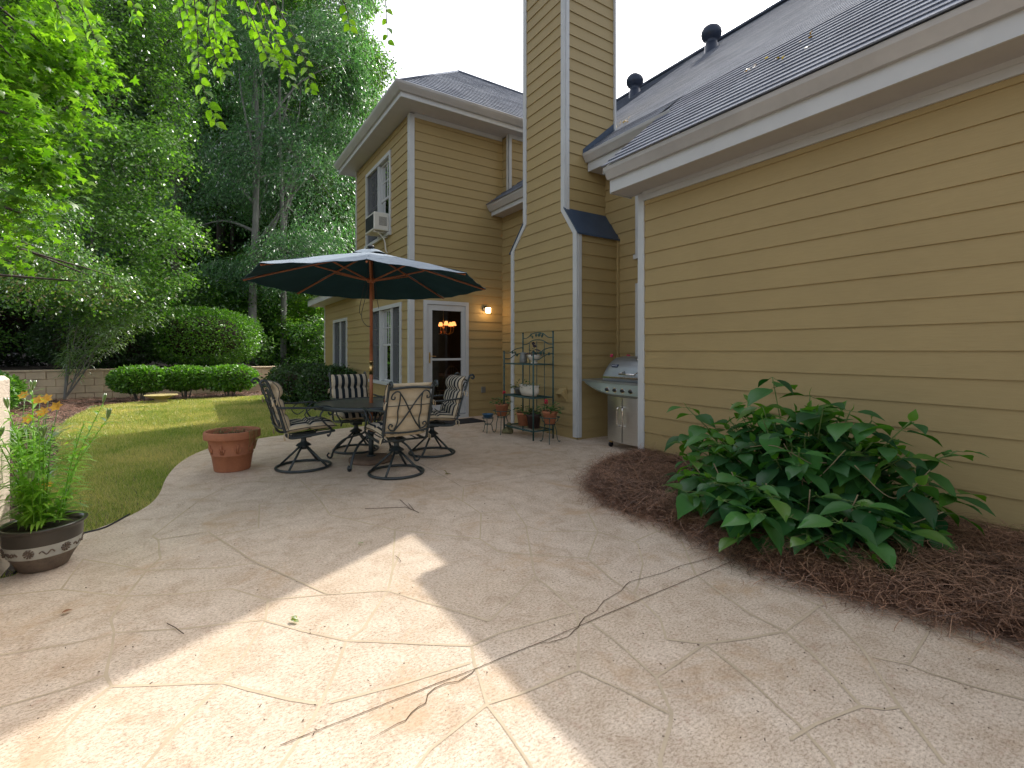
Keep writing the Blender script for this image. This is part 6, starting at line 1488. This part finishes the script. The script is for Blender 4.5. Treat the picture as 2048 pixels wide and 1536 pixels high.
stems_ += [(3.62, 2.72, .80), (3.78, 2.86, .52), (3.66, 1.98, 1.10), (3.72, 1.15, .86), (3.80, .95, .70), (3.35, 1.62, .30), (3.25, 1.9, .22), (3.40, 2.4, .36), (3.35, 2.25, .25), (3.5, 2.62, .5)]
for (ex, ey, ez) in stems_:
    e = Vector((ex, ey, ez)); b_ = Vector((cx0+.05+(ex-cx0)*.15, cy0+(ey-cy0)*.25, .06)); m = b_.lerp(e, .5)+Vector((0, 0, .06)); T_ = smoothline([tuple(b_), tuple(m), tuple(e)], 6); L_ = (e-b_).length
    mb.tube(T_[:8], [.006, .006, .0055, .0055, .005, .005, .0045, .004][:8], 6); mg.tube(T_[7:], [.0042]*len(T_[7:]), 6)
    th = rr.uniform(0, 3.14); d = (T_[-1]-T_[-3]).normalized()
    nn = 4 if L_ > .5 else 3
    for j in range(nn):
        s_ = 1-.115*j/L_*1.0*(1+.1*j); s_ = max(s_, .2); i = min(int(s_*12), 11); q = T_[i].lerp(T_[i+1], s_*12-i)
        node(q, d, (.175, .235, .25, .21)[j], th+j*math.pi/2, new=(j == 0 and rr.random() < .25), tilt=.15-.12*j)
    if rr.random() < .8: 
        P2.append(e); A2.append(d+Vector((rr.uniform(-.3, .3), rr.uniform(-.3, .3), .3))); N2.append(Vector((rr.uniform(-1, 1), rr.uniform(-1, 1), .2))); S2.append(rr.uniform(.05, .09))
for k in range(34):
    a = rr.uniform(0, 6.28); b_ = Vector((cx0-.1+math.cos(a)*.22, cy0+math.sin(a)*.5, .06)); mb.tube([b_, b_+Vector((math.cos(a)*.18, math.sin(a)*.22, .18)), b_+Vector((math.cos(a)*.28, math.sin(a)*.36, rr.uniform(.25, .42)))], .004, 5)
for (c1, c2, c3) in (((3.42, 1.72, .62), (3.40, 1.60, .42), (3.50, 1.42, .66)), ((3.45, 1.35, .58), (3.55, 1.18, .40), (3.60, 1.02, .60)), ((3.36, 1.98, .60), (3.34, 1.78, .64), (3.40, 1.58, .55)), ((3.38, 1.75, .66), (3.42, 1.68, .55), (3.47, 1.52, .56))):
    mb.tube(smoothline([c1, c2, c3], 8), .0028, 5)
mb.build('canes', M['cane'], HY); mg.build('green_stems', M['petiole'], HY)
tV, tF = leaf_tmpl('ovate')
def hleaf():
    X = [0, .08, .24, .44, .66, .86, 1.0]; Wd = [.012, .15, .29, .325, .235, .085, .0]; Zc = [0, .015, .035, .03, -.01, -.08, -.15]; V = []; F = []
    for x, w_, z in zip(X, Wd, Zc): V += [(x, -w_, z+.18*w_), (x, -w_*.5, z+.11*w_), (x, 0, z), (x, w_*.5, z+.11*w_), (x, w_, z+.18*w_)]
    for i in range(6):
        for j in range(4): F.append([5*i+j, 5*i+j+1, 5*i+j+6, 5*i+j+5])
    return np.array(V), np.array(F)
hV, hF = hleaf()
for nm, (a_, b_, c_, d_), mt in (('foliage', (P, A, N, S), M['hyd']), ('young_leaves', (P2, A2, N2, S2), M['hydnew'])):
    V, F = scatter(hV, hF, np.array(a_, float), np.array(b_, float), np.array(c_, float), np.array(d_, float)); mkobj(nm, V, F, mt, HY, smooth=True)

# ---- overhanging elm twigs at the top
M['elm'] = leafmat('elm_leaf', (.10, .22, .012), (.20, .34, .03), .65, .45, .10)
EM = empty('elm_tree', (-4.4, 1.6, -.1), 'overhead elm whose hanging leafy twigs dip in from the top of the view', 'tree')
mb = MB(); mb.tube(smoothline([(-4.4, 1.6, -.1), (-4.3, 1.7, 2.5), (-3.9, 2.2, 5.0), (-3.2, 2.9, 6.6)], 6), [.17*(1-.5*i/18) for i in range(19)], 12); mb.build('trunk', M['bark'], EM)
mb = MB(); P = []; A = []; N = []; S = []; rr = random.Random(33)
hub_ = Vector((-3.2, 2.9, 6.6))
def twig_run(pts, n, sz, w0=.006):
    T_ = smoothline([tuple(p) for p in pts], 6); m_ = len(T_)-1; mb.tube(T_, [w0*(1-.7*i/m_) for i in range(m_+1)], 5)
    for j in range(n):
        s_ = .12+.88*j/max(1, n-1); f = min(s_*m_, m_-1e-3); i = int(f); q = T_[i].lerp(T_[i+1], f-i); d = (T_[i+1]-T_[i]).normalized(); side = d.cross(FW).normalized()*(1 if j % 2 else -1)
        P.append(q); A.append(d*.6+side+Vector((rr.gauss(0, .15), rr.gauss(0, .15), -.25))); N.append(-FW*.8+Vector((rr.gauss(0, .5), rr.gauss(0, .5), rr.uniform(0, .6)))); S.append(sz*rr.uniform(.75, 1.2))
t0 = 3.6
lim = [(330, 20), (420, 0), (520, -10), (620, -10)]
L0 = smoothline([tuple(hub_), tuple(W(150, -150, 4.6)), tuple(W(330, -30, 4.0)), tuple(W(480, -50, 3.8)), tuple(W(640, -40, 3.8)), tuple(W(800, -60, 3.7))], 6)
mb.tube(L0, [.07*(1-.9*i/(len(L0)-1)) for i in range(len(L0))], 7)
twig_run([W(385, -30, t0), W(395, 60, t0), W(400, 150, t0), W(432, 246, t0)], 24, .082)
for k in range(8):
    x = rr.uniform(330, 450); y = rr.uniform(60, 170); tt = t0+rr.uniform(-.2, .5); twig_run([W(x+rr.uniform(-40, 20), -35, tt), W(x, y*.5, tt), W(x+rr.uniform(-10, 40), y, tt)], 15, .075)
for k in range(7):
    x = rr.uniform(500, 600); y = rr.uniform(70, 160); tt = t0+rr.uniform(-.1, .6); twig_run([W(x-50, -45, tt), W(x-10, y*.5, tt), W(x+rr.uniform(10, 35), y+10, tt)], 14, .07)
twig_run([W(520, -40, t0), W(570, 40, t0), W(610, 120, t0), W(622, 182, t0)], 18, .075)
for k in range(4):
    x = rr.uniform(40, 330); y = rr.uniform(20, 110); tt = 4.0+rr.uniform(-.2, .4); twig_run([W(x-40, -60, tt), W(x, y*.4, tt), W(x+rr.uniform(0, 50), y, tt)], 14, .085)
twig_run([W(770, -60, t0), W(772, 20, t0), W(776, 82, t0)], 8, .06); twig_run([W(660, -50, t0), W(690, 10, t0), W(700, 55, t0)], 10, .07)
mb.build('branches', M['bark'], EM); leaves('foliage', 'ovate', P, A, N, S, M['elm'], EM)
# leaf litter on the roof and gutter
rl = random.Random(8); P = []; A = []; N = []; S = []
for (x, y, n_, sp) in ((5.75, 5.50, 16, .08), (5.0, 2.9, 5, .10), (4.9, 2.45, 6, .12)):
    for k in range(n_):
        xx = x+rl.gauss(0, sp); yy = y+rl.gauss(0, sp); zz = (4.36+SL*(xx-5.0) if xx > 5.57 or yy > 4.19 else 3.475+gs*(xx-4.0))+.03; P.append((xx, yy, zz)); A.append((rl.uniform(-1, 1), rl.uniform(-1, 1), rl.uniform(-.2, .6))); N.append((-.6, rl.uniform(-.3, .3), .8)); S.append(rl.uniform(.04, .07))
tag(leaves('roof_leaf_litter', 'ovate', P, A, N, S, leafmat('dead_leaf', (.25, .12, .04), (.45, .30, .10), .2)), 'small drifts of dead leaves caught on the shingle roof', 'leaf litter', kind='stuff')
